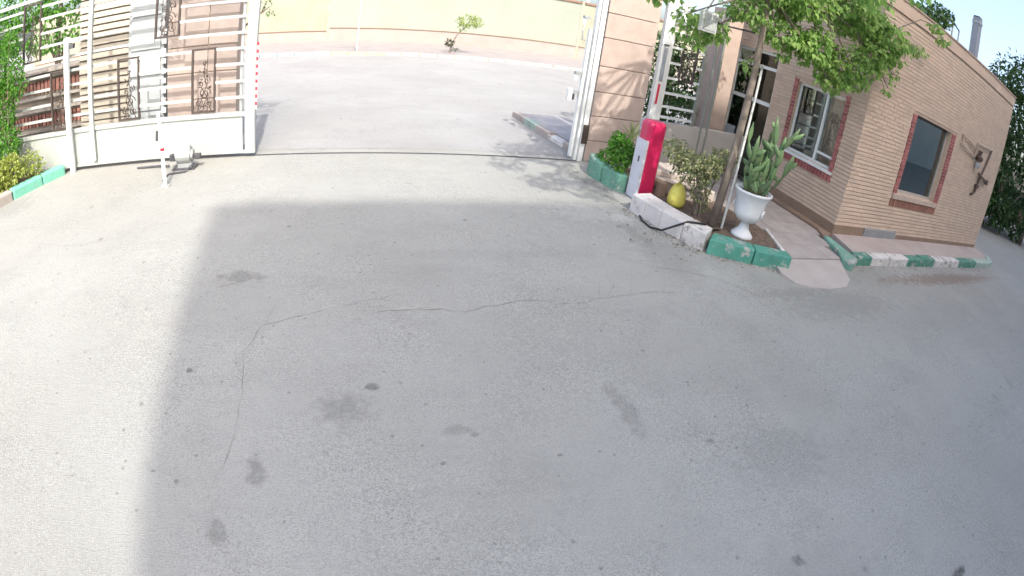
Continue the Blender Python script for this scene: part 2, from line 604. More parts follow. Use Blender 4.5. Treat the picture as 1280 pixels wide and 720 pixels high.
mb.build('crown_shadow', leafmat('sapling_shadow', (0.03, 0.04, 0.02), (0.06, 0.08, 0.03)), yt)  # dark leaf clumps stand in for the shadow cast by the crown
# pale sign post
sp = empty('street_sign', (0.15, 24.4, 0.12), 'thin pale post with a narrow dark bar on the far pavement', 'sign')
MB().tube([(0.15, 24.4, 0.1), (0.15, 24.4, 2.6)], 0.045, 8).build('post', GATEW, sp)
bx((-0.4, 24.37, 2.56), (0.72, 24.43, 2.64), 'sign_bar', GREYM, sp)

# kerb and bit of pavement outside on the right
ok = empty('outer_kerb', (3.7, 9.7, 0), 'worn grey green kerb turning out of the gateway on the street side', 'kerb')
kp = [(3.46, 11.0), (3.52, 10.35), (3.56, 9.75), (3.62, 9.15), (3.68, 8.55), (3.72, 8.05)]
for i in range(5):
    (xa, ya), (xb, yb) = kp[i], kp[i + 1]
    yb += 0.03
    MB().prism([(xa, ya), (xb, yb), (xb + 0.17, yb), (xa + 0.17, ya)], -0.05, 0.13 - (0.04 if i == 3 else 0)).build('kerb_stone', [CONC, KGREEN, CONC, KWHITE, CONC][i] if i != 1 else mat('kerb_faded', (0.28, 0.36, 0.31), 0.8, 0.15), ok, bevel=0.015)
op = MB().prism([(3.66, 10.98), (3.90, 8.1), (30, 8.1), (30, 10.98)], -0.05, 0.10).build('outer_pavement', mat('outer_pave', (0.36, 0.35, 0.345), 0.95, 0.15, 3, 0.3))
tag(op, kind='structure')
for nm, p in (('a', None),):
    pass

# ------------------------------------------------------------------ sliding gate
gate = empty('sliding_gate', (-3.9, 7.75, 0.0), 'large white sliding gate leaf with horizontal rails and scrollwork panels', 'gate')
GY0, GY1 = 7.73, 7.77
FR = [(-2.42, -2.03, 0.70, 1.67), (-3.72, -3.32, 0.70, 1.67), (-5.10, -4.70, 0.70, 1.67), (-6.42, -6.0, 0.70, 1.67),
      (-3.06, -2.64, 1.89, 2.88), (-5.73, -5.31, 1.89, 2.88), (-4.4, -4.0, 1.89, 2.88)][:6]
GX0, GX1 = -7.6, -1.56
bx((GX0, 7.742, 0.10), (-1.60, 7.758, 0.62), 'solid_panel', GATEW, gate)
bx((GX0, 7.715, 0.06), (-1.56, 7.785, 0.10), 'bottom_rail', GATEW, gate)
bx((GX0, 7.715, 0.62), (-1.56, 7.785, 0.685), 'middle_rail', GATEW, gate)
bx((GX0, 7.715, 2.90), (-1.56, 7.785, 2.96), 'top_rail', GATEW, gate)
bx((-1.556, 7.69, 0.06), (-1.40, 7.80, 3.05), 'end_post', GATEW, gate, bevel=0.008)
bx((-1.65, 7.765, 0.69), (-1.61, 7.80, 2.89), 'inner_post', GREYM, gate)
bx((-4.26, 7.66, 0.14), (-4.18, 7.712, 2.96), 'stiffener', GATEW, gate, bevel=0.005)
for z in (0.90, 1.14, 1.395, 1.63, 1.86, 2.10, 2.33, 2.57, 2.78):
    cuts = sorted((a, b) for a, b, z0, z1 in FR if z0 - 0.03 < z < z1 + 0.01)
    xa = GX0
    for a, b in cuts + [(GX1, None)]:
        if a - xa > 0.05:
            bx((xa, 7.732, z - 0.018), (a - 0.002, 7.768, z + 0.024), 'rail', GATEW, gate)
        xa = (b or 0) + 0.002


def scroll_panel(parent, a, b, z0, z1, y, m=BROWNM, fm=BROWNM, seed=0):
    """ornament frame with wrought scrollwork, all one sub-tree of the gate"""
    t = 0.03
    f = MB()
    f.box((a, y - .02, z0), (a + t, y + .02, z1)).box((b - t, y - .02, z0), (b, y + .02, z1))
    f.box((a + t, y - .018, z1 - t), (b - t, y + .018, z1)).box((a + t, y - .018, z0), (b - t, y + .018, z0 + t))
    fo = f.build('scroll_frame', fm, parent)
    cx, W, H = (a + b) / 2, (b - a) / 2 - t, z1 - z0

    def spiral(px, pz, r0, turns, s, ph, stem=None):
        pts = []
        n = int(14 * turns)
        for k in range(n + 1):
            q = k / n
            ang = ph + s * q * turns * 2 * pi
            rr = r0 * (1 - 0.82 * q)
            pts.append((px + cos(ang) * rr, y, pz + sin(ang) * rr))
        if stem:
            pts = [stem] + pts
        return pts
    so = MB()
    r = 0.0085
    for (u, v, rr, tn, s, ph) in ((0.15, .30, .10, 1.6, 1, 0), (-0.45, .16, .06, 1.4, -1, 0.5), (0.5, .14, .07, 1.4, 1, 2), (-.2, .08, .05, 1.2, 1, 3), (0.35, .50, .055, 1.3, -1, 1), (-.3, .45, .05, 1.3, 1, 4), (0.1, .64, .045, 1.2, -1, 2), (.1, .76, .035, 1.2, 1, 0)):
        so.tube(spiral(cx + u * W, z0 + v * H, rr, tn, s, ph), r, 4)
    so.tube([(cx - .6 * W, y, z0 + t), (cx - .2 * W, y, z0 + .2 * H), (cx + .3 * W, y, z0 + .42 * H), (cx + .05 * W, y, z0 + .6 * H), (cx + .15 * W, y, z0 + .8 * H)], r, 4)
    so.tube([(cx + .7 * W, y, z0 + t), (cx + .35 * W, y, z0 + .25 * H), (cx - .2 * W, y, z0 + .4 * H)], r, 4)
    for k in range(9):
        q = k / 9
        p = Vector((cx + sin(k * 2.1 + seed) * W * .55, y, z0 + (.08 + .66 * q) * H))
        so.leaf(p, Vector((sin(k * 1.7), 0, cos(k * 1.3))), Vector((0, 1, 0)), .07, .035)
    so.build('scrollwork', m, fo)


for k, (a, b, z0, z1) in enumerate(FR):
    scroll_panel(gate, a, b, z0, z1, 7.75, seed=k)
REDP = mat('red_paint', (0.55, 0.02, 0.06), 0.5, 0.08)
# red white striped tape down the free edge
for k in range(18):
    z = 0.72 + k * 0.055
    bx((-1.396, 7.70, z), (-1.372, 7.715, z + 0.053), 'edge_stripe', REDP if k % 2 else WHITE, gate)
for xx in (-2.0, -3.85):
    MB().lathe((0, 0, 0), [(0.035, -.015), (0.045, 0), (0.035, .015)], 14).build('wheel', GREYM, gate).matrix_local = Matrix.Translation((0, 0, 0))
for o, xx in zip([o for o in bpy.data.objects if o.name.startswith('wheel')], (-1.95, -3.9)):
    o.data.transform(Matrix.Translation((xx, 7.72, 0.05)) @ Matrix.Rotation(pi / 2, 4, 'X'))

# ground rail
tr = empty('ground_track', (1, 7.78, 0), 'steel gate track set in the ground across the opening', 'track')
bx((-7.6, 7.755, 0.001), (3.62, 7.763, 0.014), 'rail', DARKM, tr)
bx((-7.6, 7.785, 0.001), (3.62, 7.790, 0.010), 'edge_strip', BROWNM, tr)
# guide post
gp = empty('guide_post', (-4.67, 7.62, 0), 'white square guide post standing in front of the sliding gate', 'post')
bx((-4.70, 7.58, 0), (-4.61, 7.65, 2.17), 'post', WHITE, gp, bevel=0.006)
bx((-4.60, 7.60, 1.98), (-4.52, 7.68, 2.06), 'roller', DARKM, gp, bevel=0.01)
bx((-4.60, 7.61, 2.08), (-4.34, 7.64, 2.14), 'arm', WHITE, gp)
# motor
mo = empty('gate_motor', (-2.42, 7.3, 0), 'pale gate motor drum on a low bracket beside the sliding gate', 'motor')
MB().tube([(-2.55, 7.3, .20), (-2.53, 7.3, .20), (-2.53, 7.3, .20), (-2.31, 7.3, .20), (-2.31, 7.3, .2), (-2.27, 7.3, .20)], [.09, .09, .12, .12, .08, .08], 18).build('drum', mat('motor_metal', (0.42, 0.44, 0.43), 0.4, .1, 8, .1, metal=.4), mo, smooth=False)
bx((-2.60, 7.2, 0.0), (-2.24, 7.42, 0.03), 'base_plate', DARKM, mo)
bx((-2.52, 7.24, 0.03), (-2.30, 7.36, 0.105), 'bracket', GREYM, mo)
bx((-2.66, 7.27, .12), (-2.56, 7.35, .22), 'gearbox', DARKM, mo, bevel=.01)
bx((-2.262, 7.27, .13), (-2.16, 7.35, .21), 'gearbox', DARKM, mo, bevel=.01)
MB().tube([(-2.34, 7.28, .28), (-2.30, 7.26, .36)], .012, 6).build('lever', GREYM, mo)
MB().tube([(-2.25, 7.22, .10), (-2.36, 7.08, .02), (-2.6, 7.03, .015), (-2.62, 6.8, .012), (-2.5, 6.6, .012)], .014, 6).build('cable', DARKM, mo)
MB().tube([(-3.3, 7.45, .02), (-2.9, 7.42, .03), (-2.7, 7.35, .04)], .018, 6).build('rack', DARKM, mo)
# stand
st = empty('red_band_stand', (-2.49, 6.55, 0), 'slim white stand post with a red band before the gate motor', 'post')
MB().tube([(-2.49, 6.55, 0.01), (-2.50, 6.56, .48)], .028, 8).build('post', WHITE, st)
MB().tube([(-2.50, 6.56, .48), (-2.50, 6.56, .52)], .030, 8).build('red_band', REDP, st)
MB().tube([(-2.50, 6.56, .52), (-2.54, 6.57, 1.0)], .025, 8).build('upper_post', WHITE, st)
bx((-2.56, 6.49, 0), (-2.42, 6.61, .012), 'foot_plate', GREYM, st)
MB().tube([(-2.57, 6.55, .62), (-2.56, 6.55, .75)], .02, 6).build('lock', DARKM, st)

# ------------------------------------------------------------------ things seen through the left gate
lp = empty('gate_pillar', (-2.3, 8.45, 0), 'pale stone faced gate pillar seen behind the sliding gate', 'pillar')
bx((-2.98, 8.22, 0), (-1.82, 8.55, 2.95), 'core', MORTAR, lp)
for k in range(7):
    z = 0.01 + k * 0.42
    bx((-2.99, 8.19, z), (-2.29, 8.218, z + 0.405), 'stone_block', mat('travertine_dark', (0.33, 0.275, 0.245), 0.7, 0.07, 5, 0.2, 30, obj_rand=0.12), lp, bevel=.006)
    bx((-2.28, 8.19, z), (-1.80, 8.218, z + 0.405), 'stone_block', mat('travertine_dark', (0.33, 0.275, 0.245), 0.7, 0.07, 5, 0.2, 30, obj_rand=0.12), lp, bevel=.006)
cb = empty('gate_cabinet', (-3.45, 8.4, 0), 'tall light grey metal cabinet between stone pillar and slatted wall', 'cabinet')
CABM = mat('cabinet_grey', (0.36, 0.39, 0.40), .5, .04)
bx((-3.78, 8.32, 0), (-3.10, 8.75, 2.6), 'body', CABM, cb, bevel=.01)
for z, h in ((.1, .55), (.72, .5), (1.3, .35), (1.72, .5), (2.28, .25)):
    bx((-3.72, 8.29, z), (-3.16, 8.316, z + h), 'door_panel', CABM if z != 1.3 else WHITE, cb, bevel=.005)
for k in range(10):
    bx((-3.13, 8.27, 0.5 + k * .16), (-3.05, 8.31, 0.58 + k * .16), 'hinge', WHITE, cb)
# beige slat brick wall
sl = empty('banded_wall', (-4.4, 8.7, 0), 'cream wall of wide horizontal courses behind the gate', 'wall')
CREAM = mat('cream_course', (0.42, 0.385, 0.32), .8, .06, 3, .2, obj_rand=.08)
bx((-5.0, 8.72, 0), (-3.80, 8.95, 3.3), 'core', mat('dark_joint', (.25, .22, .19), .9), sl)
for k in range(27):
    z = .01 + k * .12
    bx((-5.0, 8.66, z), (-3.80, 8.718, z + .09), 'course', CREAM, sl)
# reddish soldier brick planter wall farther left
rb = empty('brick_wall', (-6.6, 8.9, 0), 'low red brick wall with soldier courses and pale ledges behind the gate', 'wall')
bx((-9.0, 8.92, 0), (-5.02, 9.2, 1.62), 'core', mat('wall_grey_tan', (.34, .29, .24), .9), rb)
for z in (.62, 1.24):
    for k in range(44):
        xx = -5.03 - k * .098
        if xx - .078 < -9:
            break
        bx((xx - .074, 8.86, z), (xx, 8.918, z + .22), 'brick', mat('brick_dusty', (0.27, 0.125, 0.10), 0.85, 0.15, 12, 0.3, 80, obj_rand=0.4), rb)
for z in (.52, .90, 1.14, 1.52):
    bx((-9.0, 8.80, z), (-5.02, 8.918, z + .05), 'ledge', mat('ledge_pale', (.32, .29, .26), .8), rb)
bx((-9.0, 8.70, 1.622), (-5.02, 9.25, 1.70), 'coping', mat('ledge_pale', (.32, .29, .26), .8), rb)

# ------------------------------------------------------------------ left planting
LG1 = leafmat('leaf_bright', (0.04, 0.15, 0.015), (0.12, 0.30, 0.03))
LG2 = leafmat('leaf_yellow', (0.16, 0.22, 0.03), (0.38, 0.42, 0.10))
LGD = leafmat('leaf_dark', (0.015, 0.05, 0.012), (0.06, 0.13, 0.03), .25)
LGM = leafmat('leaf_mid', (0.03, 0.10, 0.02), (0.11, 0.22, 0.05), .4)
LGV = leafmat('leaf_variegated', (0.08, 0.14, 0.05), (0.34, 0.33, 0.17), .3)
# kerb with green paint
lk = empty('bed_kerb', (-5.0, 7.4, 0), 'green painted kerb of the flower bed by the gate guide post', 'kerb')
a = [(-5.62, 6.05), (-5.36, 6.62), (-5.05, 7.18), (-4.80, 7.60)]
for i in range(3):
    p, q = Vector(a[i]), Vector(a[i + 1])
    d = (q - p).normalized()
    nn = Vector((-d.y, d.x)) * .19
    q2 = q - d * .012
    MB().prism([tuple(p), tuple(q2), tuple(q2 + nn), tuple(p + nn)], -.05, .16).build('kerb_stone', (CONC, mat('kerb_light_green', (0.16, 0.45, 0.34), .7, .12, 7, .4, 40, spots=(7, .62, (.4, .42, .38))), mat('kerb_light_green', (0, 0, 0)))[i], lk, bevel=.03)
bed = MB().prism([(-5.85, 6.15), (-5.60, 6.65), (-5.22, 7.25), (-5.0, 7.6), (-9, 7.6), (-9, 6.15)], -.05, .11).build('flower_bed', SOIL)
tag(bed, kind='structure')
def bush(name, label, clumps, n, L, W, m, stems=(), **k):
    c = clumps[0]
    e = empty(name, (c[0], c[1], 0.1), label, 'bush')
    foliage(MB(), clumps, n, L, W, **k) if False else None
    mb = MB()
    foliage(mb, clumps, n, L, W, **k)
    mb.build('foliage', m, e)
    sm = MB()
    zb = min(c[2] - c[5] for c in clumps)
    for i in range(7):
        c = clumps[i % len(clumps)]
        sm.tube([(clumps[0][0] + U(-.08, .08), clumps[0][1] + U(-.08, .08), max(0.02, zb - .12)), (c[0] + U(-.3, .3) * c[3], c[1] + U(-.3, .3) * c[4], c[2] + .3 * c[5])], [.014, .006], 5)
    sm.build('stem', BARK, e)
    return e
bush('clipped_bush', 'low yellow green bush spilling over the green kerb', [(-5.62, 6.95, .38, .40, .33, .30), (-5.9, 6.8, .36, .42, .36, .30), (-6.3, 6.8, .36, .4, .4, .30), (-5.32, 7.25, .34, .28, .24, .24)], 4200, .055, .035, LG2, up=1.2)
bush('green_bush', 'rounded bright green bush behind the yellow green bush', [(-5.85, 7.3, .74, .36, .25, .30), (-6.5, 7.3, .62, .5, .3, .34)], 2200, .06, .04, LG1, up=1.2)
bush('tall_shrub', 'tall narrow green shrub rising left of the gate, cut by the picture edge', [(-5.98, 7.45, 1.35, .27, .2, .6), (-6.1, 7.45, 1.9, .3, .22, .5), (-6.4, 7.4, 2.5, .4, .25, .5), (-5.68, 7.45, 1.75, .24, .18, .45), (-5.75, 7.4, 2.3, .22, .18, .3)], 5200, .06, .035, LG1, up=.6)

def tree(name, label, base, top, clumps, n, L, W, m, r0=.09, **k):
    e = empty(name, (*base[:2], base[2]), label, 'tree')
    b, t = Vector(base), Vector(top)
    tb = MB()
    pts = [b.lerp(t, q) + Vector((sin(q * 5) * .02, cos(q * 4) * .02, 0)) for q in (0, .25, .5, .75, 1)]
    tb.tube(pts, [r0, r0 * .85, r0 * .75, r0 * .6, r0 * .4], 9)
    tb.build('trunk', BARK, e, smooth=True)
    lb = MB()
    for i, c in enumerate(clumps):
        s = pts[(3 if r0 < .06 else 2) + i % 2]
        cc_ = Vector(c[:3])
        mid = s.lerp(cc_, .5) + Vector((U(-.1, .1), U(-.1, .1), U(0, .15)))
        lb.tube([s, mid, cc_], [r0 * .4, r0 * .25, .008], 5)
        for _ in range(4):
            v = rvec()
            lb.tube([cc_.lerp(mid, .3), cc_ + Vector((v.x * c[3], v.y * c[4], v.z * c[5])) * .8], [.009, .003], 4)
    lb.build('limb', BARK, e)
    mb = MB()
    foliage(mb, clumps, n, L, W, **k)
    mb.build('crown', m, e)
    return e

tree('street_tree', 'leafy green tree behind the upper left of the gate', (-6.6, 10.2, 0), (-6.4, 10.2, 3.2), [(-7.4, 10, 3.2, .9, .7, .8), (-6.3, 10, 3.0, .8, .7, .55), (-5.6, 10.1, 2.4, .6, .5, .4), (-6.6, 9.9, 2.2, .8, .5, .35), (-5.5, 10.1, 3.2, .7, .6, .4), (-8.2, 10, 2.6, .8, .6, .7)], 5200, .10, .06, LG1)
tree('street_tree', 'tree just outside with only a drooping twig of leaves beside the gate edge', (-2.6, 9.4, 0), (-2.4, 9.4, 3.0), [(-1.47, 9.0, 2.22, .17, .12, .22), (-1.7, 9.1, 2.9, .5, .4, .35), (-2.4, 9.3, 3.3, .7, .5, .5)], 1100, .07, .045, LGM)

# ------------------------------------------------------------------ right gate pillar
rp = empty('gate_pillar', (4.2, 8.1, 0), 'tan stone gate pillar beside the red and white barrier', 'pillar')
bx((3.84, 7.83, 0), (4.66, 8.3, 3.05), 'core', MORTAR, rp)
zz = [0.0, .36, .78, 1.19, 1.62, 2.10, 2.52, 3.05]
for i in range(len(zz) - 1):
    bx((3.76, 7.79, zz[i] + .008), (4.69, 7.828, zz[i + 1] - .004), 'stone_block', STONE, rp, bevel=.006)
    bx((3.80, 7.832, zz[i] + .008), (3.838, 8.3, zz[i + 1] - .004), 'stone_block', STONE, rp, bevel=.006)
# steel receiving post with brackets
gpz = empty('gate_post', (3.6, 7.85, 0), 'white steel gate post with roller brackets on the pillar side', 'post')
bx((3.655, 7.80, 0), (3.735, 7.87, 2.9), 'channel', WHITE, gpz)
bx((3.60, 7.83, 0), (3.64, 7.93, 2.9), 'outer_channel', WHITE, gpz)
bx((3.645, 7.84, 0), (3.652, 7.90, 2.9), 'web', GREYM, gpz)
bx((3.52, 7.85, 0.05), (3.565, 7.93, 2.2), 'front_bar', WHITE, gpz)
for z in (1.10, 1.42, 2.35, 2.72):
    bx((3.40, 7.84, z), (3.515, 7.93, z + .05), 'bracket', GREYM, gpz)
    MB().lathe((3.42, 7.88, z - .10), [(.025, 0), (.03, .02), (.03, .08), (.025, .1)], 10).build('roller', WHITE if z != 1.10 else DARKM, gpz)
bx((3.33, 7.85, .98), (3.40, 7.93, 1.18), 'lock_box', WHITE, gpz, bevel=.008)
MB().tube([(3.44, 7.86, 2.30), (3.40, 7.84, 2.15), (3.41, 7.84, 2.0), (3.46, 7.85, 2.0)], .012, 6).build('hook', GREYM, gpz)
bx((3.655, 7.78, .30), (3.76, 7.795, .62), 'rust_plate', BROWNM, gpz)

# pole by the pillar
pp = empty('signal_pole', (4.86, 7.74, 0), 'white and grey square pole with red stripe right of the stone pillar', 'pole')
bx((4.78, 7.72, 0), (4.94, 7.82, 3.3), 'pole', WHITE, pp, bevel=.006)
bx((4.825, 7.706, 1.55), (4.895, 7.718, 2.15), 'grey_insert', mat('insert_grey', (.30, .33, .36), .5), pp)
bx((4.835, 7.704, 1.15), (4.87, 7.716, 1.50), 'red_stripe', REDP, pp)
bx((4.815, 7.70, 2.18), (4.905, 7.717, 2.205), 'black_band', DARKM, pp)
bx((4.99, 7.62, 2.66), (5.16, 7.70, 2.98), 'junction_box', WHITE, pp, bevel=.01)
bx((4.942, 7.65, 2.80), (4.988, 7.69, 2.84), 'bracket', GREYM, pp)

# fence right of pole
fe = empty('metal_fence', (5.4, 7.79, 0), 'short white rail fence with a dark scroll panel on a rendered wall', 'fence')
bx((4.97, 7.74, 0), (7.1, 7.90, 0.84), 'low_wall', mat('render_cream', (.50, .46, .41), .9, .08, 2, .2), fe)
bx((4.965, 7.76, .842), (5.02, 7.82, 3.2), 'post', WHITE, fe)
for z in (.93, 1.12, 1.36, 1.63, 1.90, 2.18, 2.46):
    if z < 1.6:
        segs = [(5.022, 5.70)]
    else:
        segs = [(5.022, 5.235), (5.57, 5.70)]
    for aa, bb in segs:
        bx((aa, 7.765, z - .02), (bb, 7.805, z + .022), 'rail', WHITE, fe)
scroll_panel(fe, 5.24, 5.565, 1.60, 2.75, 7.785, seed=5)
bx((5.702, 7.76, .842), (5.765, 7.81, 3.0), 'end_post', mat('post_greygreen', (.24, .25, .22), .6, .1), fe)
fp = empty('pipe_post', (5.95, 7.75, 0), 'left one of two slim grey posts between fence and brick column', 'post', None)
MB().tube([(5.92, 7.75, 0), (5.93, 7.75, 3.1)], .025, 10).build('pipe', mat('post_greygreen', (0, 0, 0)), fp)
fp2 = empty('pipe_post', (6.08, 7.75, 0), 'right one of two slim grey posts, touching the brick column', 'post', None)
MB().tube([(6.06, 7.75, 0), (6.07, 7.75, 3.1)], .026, 10).build('pipe', mat('post_greygreen', (0, 0, 0)), fp2)
for e in (fp, fp2):
    e['group'] = 'slim grey posts between fence and column'
    bx((e.location.x - .09, 7.70, 0), (e.location.x + .03, 7.82, .02), 'base_plate', GREYM, e)
lb = empty('floodlight', (3.8, 5.22, 2.4), 'boxy white floodlight held out from the shade tree under its leaves', 'lamp')
fl = MB().box((3.68, 5.18, 2.47), (3.91, 5.26, 2.73)).build('housing', mat('lamp_white', (.62, .62, .58), .5, .04), lb, bevel=.015)
bx((3.70, 5.168, 2.50), (3.89, 5.178, 2.70), 'lens', mat('lamp_lens', (.42, .43, .40), .25, .03), lb)
MB().tube([(3.88, 5.27, 2.66), (4.05, 5.30, 2.62), (4.62, 5.32, 2.66)], .012, 6).build('arm', DARKM, lb)
# greenery outside the fence
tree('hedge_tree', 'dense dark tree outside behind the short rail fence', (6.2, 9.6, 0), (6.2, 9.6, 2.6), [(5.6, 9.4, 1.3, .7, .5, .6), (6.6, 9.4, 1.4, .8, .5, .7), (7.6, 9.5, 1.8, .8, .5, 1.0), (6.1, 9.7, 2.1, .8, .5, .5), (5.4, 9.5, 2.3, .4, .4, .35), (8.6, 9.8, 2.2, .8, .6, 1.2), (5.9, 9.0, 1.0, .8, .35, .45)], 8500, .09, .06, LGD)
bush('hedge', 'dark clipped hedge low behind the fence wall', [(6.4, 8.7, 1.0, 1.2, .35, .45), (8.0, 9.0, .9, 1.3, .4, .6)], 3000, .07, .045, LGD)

# ------------------------------------------------------------------ guard house
HX0, HX1, HY0, HY1, HT = 6.97, 13.8, 5.02, 8.93, 4.17
gh = empty('guard_house', ((HX0 + HX1) / 2, (HY0 + HY1) / 2, 0), 'tan brick guard house with flat roof and red brick framed windows', 'building')
WB = (8.62, 10.27, 0.98, 2.47)    # window in the long wall  x0,x1,z0,z1
WA = (5.47, 6.60, 1.00, 2.23)     # window in the short wall y0,y1,z0,z1
DA = (7.20, 8.43, 0.06, 2.60)     # door
T = .22
wl = MB()
wl.box((HX0, HY0, 0), (WB[0], HY0 + T, HT)).box((WB[1], HY0, 0), (HX1, HY0 + T, HT))
wl.box((WB[0], HY0, 0), (WB[1], HY0 + T, WB[2])).box((WB[0], HY0, WB[3]), (WB[1], HY0 + T, HT))
ya = HY0 + T
wl.box((HX0, ya, 0), (HX0 + T, WA[0], HT)).box((HX0, WA[0], 0), (HX0 + T, WA[1], WA[2])).box((HX0, WA[0], WA[3]), (HX0 + T, WA[1], HT))
wl.box((HX0, WA[1], 0), (HX0 + T, DA[0], HT)).box((HX0, DA[0], DA[3]), (HX0 + T, DA[1], HT)).box((HX0, DA[1], 0), (HX0 + T, HY1, HT))
wl.box((HX0 + T, HY1 - T, 0), (HX1, HY1, HT)).box((HX1 - T, HY0 + T, 0), (HX1, HY1 - T, HT))
wall_o = wl.build('wall', MORTAR, gh)
bx((HX0 + T, HY0 + T, 3.0), (HX1 - T, HY1 - T, 3.15), 'roof', CONC, gh)
bx((HX0 + T, HY0 + T, 0), (HX1 - T, HY1 - T, .08), 'floor', CONC, gh)
# bricks of both visible faces
PITCH_Z, BL = .0665, .225
bricks = []
nz_ = int((HT - .42) / PITCH_Z)
def clip(segs, a, b):
    out = []
    for s, e in segs:
        if b <= s or a >= e:
            out.append((s, e))
        else:
            if a - s > .03:
                out.append((s, a))
            if e - b > .03:
                out.append((b, e))
    return out
for k in range(nz_):
    z0 = .20 + k * PITCH_Z
    z1 = z0 + PITCH_Z - .011
    zc = (z0 + z1) / 2
    off = (k % 2) * .5 * BL
    # long wall
    s = HX0 - .016 - (0 if k % 2 else .0)
    xx = HX0 - .016 - off
    while xx < HX1:
        for aa, bb in clip([(max(xx, HX0 - .016), min(xx + BL - .0015, HX1))], *((8.44, 10.50) if .72 < zc < 2.50 else (0, 0))):
            if bb - aa > .02:
                bricks.append(((aa, HY0 - .016, z0), (bb, HY0 - .001, z1)))
        xx += BL
    yy = HY0 + .0 - off
    while yy < HY1:
        sg = [(max(yy, HY0), min(yy + BL - .0015, HY1))]
        if .82 < zc < 2.30:
            sg = clip(sg, 5.37, 6.70)
        if zc < DA[3] + .02:
            sg = clip(sg, DA[0], DA[1])
        for aa, bb in sg:
            if bb - aa > .02:
                bricks.append(((HX0 - .016, aa, z0), (HX0 - .001, bb, z1)))
        yy += BL
def dist(b):
    c = (Vector(b[0]) + Vector(b[1])) / 2
    return (c - Vector((0, 0, 2.2))).length
bricks.sort(key=lambda b: dist(b) if b[0][1] < HY0 else dist(b) + 6)
shared = {}
for (aa, bb) in bricks[:300]:
    d = tuple(round(bb[i] - aa[i], 3) for i in range(3))
    if d not in shared:
        m_ = MB().box((0, 0, 0), d)
        me = bpy.data.meshes.new('brick')
        me.from_pydata(m_.v, [], m_.f)
        me.materials.append(mat('tan_brick_single', (0.57, 0.44, 0.34), 0.85, 0.06, 3, 0.35, 90, obj_rand=0.07))
        shared[d] = me
    o = bpy.data.objects.new('brick', shared[d])
    o.location = Vector(aa) + Vector((0, U(-.0015, .0015), 0)) - gh.location
    o.parent = gh
    COL.objects.link(o)
mb = MB()
for aa, bb in bricks[300:]:
    j = U(-.002, .002)
    if aa[1] < HY0 - .01:
        mb.box((aa[0], aa[1] + j, aa[2]), bb)
    else:
        mb.box((aa[0] + j, aa[1], aa[2]), bb)
tag(mb.build('brickwork', TAN, gh), kind='stuff')
# plain roof band, coping and skirting
bx((HX0 - .03, HY0 - .03, HT - .20), (HX1 + .02, HY0 - .002, HT + .03), 'roof_band', TANP, gh)
bx((HX0 - .03, HY0 - .001, HT - .20), (HX0 - .002, HY1, HT + .03), 'roof_band', TANP, gh)
bx((HX0 - .05, HY0 - .05, HT + .031), (HX1 + .04, HY0 + T + .03, HT + .06), 'coping', mat('coping_grey', (.44, .32, .24), .8, .1), gh)
bx((HX0 - .05, HY0 + T + .031, HT + .031), (HX0 + T, HY1, HT + .06), 'coping', mat('coping_grey', (0, 0, 0)), gh)
bx((HX0 - .03, HY0 - .032, .05), (7.86, HY0 - .002, .265), 'skirting', SKIRT, gh)
bx((9.06, HY0 - .025, .05), (HX1 + .01, HY0 - .002, .20), 'skirting', SKIRT, gh)
bx((HX0 - .034, HY0 - .001, .02), (HX0 - .003, DA[0] - .02, .27), 'skirting', SKIRT, gh)
v = MB().box((7.87, HY0 - .05, .118), (9.05, HY0 - .002, .27)).build('vent_grille', GREYM, gh)
for k in range(16):
    bx((7.90 + k * .07, HY0 - .056, .13), (7.93 + k * .07, HY0 - .0505, .26), 'slat', mat('slat_grey', (.28, .29, .30), .5), v)
# concrete strip on top edge, vertical movement joint pipe near the corner

# ---- long wall window
INT = mat('window_dark', (.03, .035, .035), .6)
wb = bx((WB[0], HY0 + .10, WB[2]), (WB[0] + .05, HY0 + .15, WB[3]), 'window', BROWNM, gh)
bx((WB[1] - .05, HY0 + .10, WB[2]), (WB[1], HY0 + .15, WB[3]), 'frame', mat('frame_pale', (.42, .39, .35), .5), wb)
bx((WB[0] + .05, HY0 + .10, WB[3] - .05), (WB[1] - .05, HY0 + .15, WB[3]), 'frame', BROWNM, wb)
bx((WB[0] + .05, HY0 + .10, WB[2]), (WB[1] - .05, HY0 + .15, WB[2] + .05), 'frame', mat('frame_pale', (0, 0, 0)), wb)
GLB = glassmat('glass_reflect', (.85, .95, .88), .17, .015)
bx((WB[0] + .05, HY0 + .12, WB[2] + .05), (WB[1] - .05, HY0 + .127, WB[3] - .05), 'pane', GLB, wb)
bx((8.46, HY0 - .05, .885), (10.40, HY0 + .10, .975), 'sill', mat('sill_stone', (.48, .38, .31), .7, .1), wb)
# red brick surround
for k in range(22):
    z = .985 + k * .0675
    for a_, b_ in ((8.455, 8.60), (10.29, 10.49)):
        bx((a_, HY0 - .022, z), (b_, HY0 - .002, z + .056), 'brick', REDB, wb)
for k in range(22):
    z = .985 + k * .0675
for k in range(26):
    xx = 8.455 + k * .0785
    bx((xx, HY0 - .024, .74), (xx + .068, HY0 - .002, .88), 'brick', mat('rust_brick', (.30, .14, .10), .85, .15, 12, .3, 80, obj_rand=.2), wb)
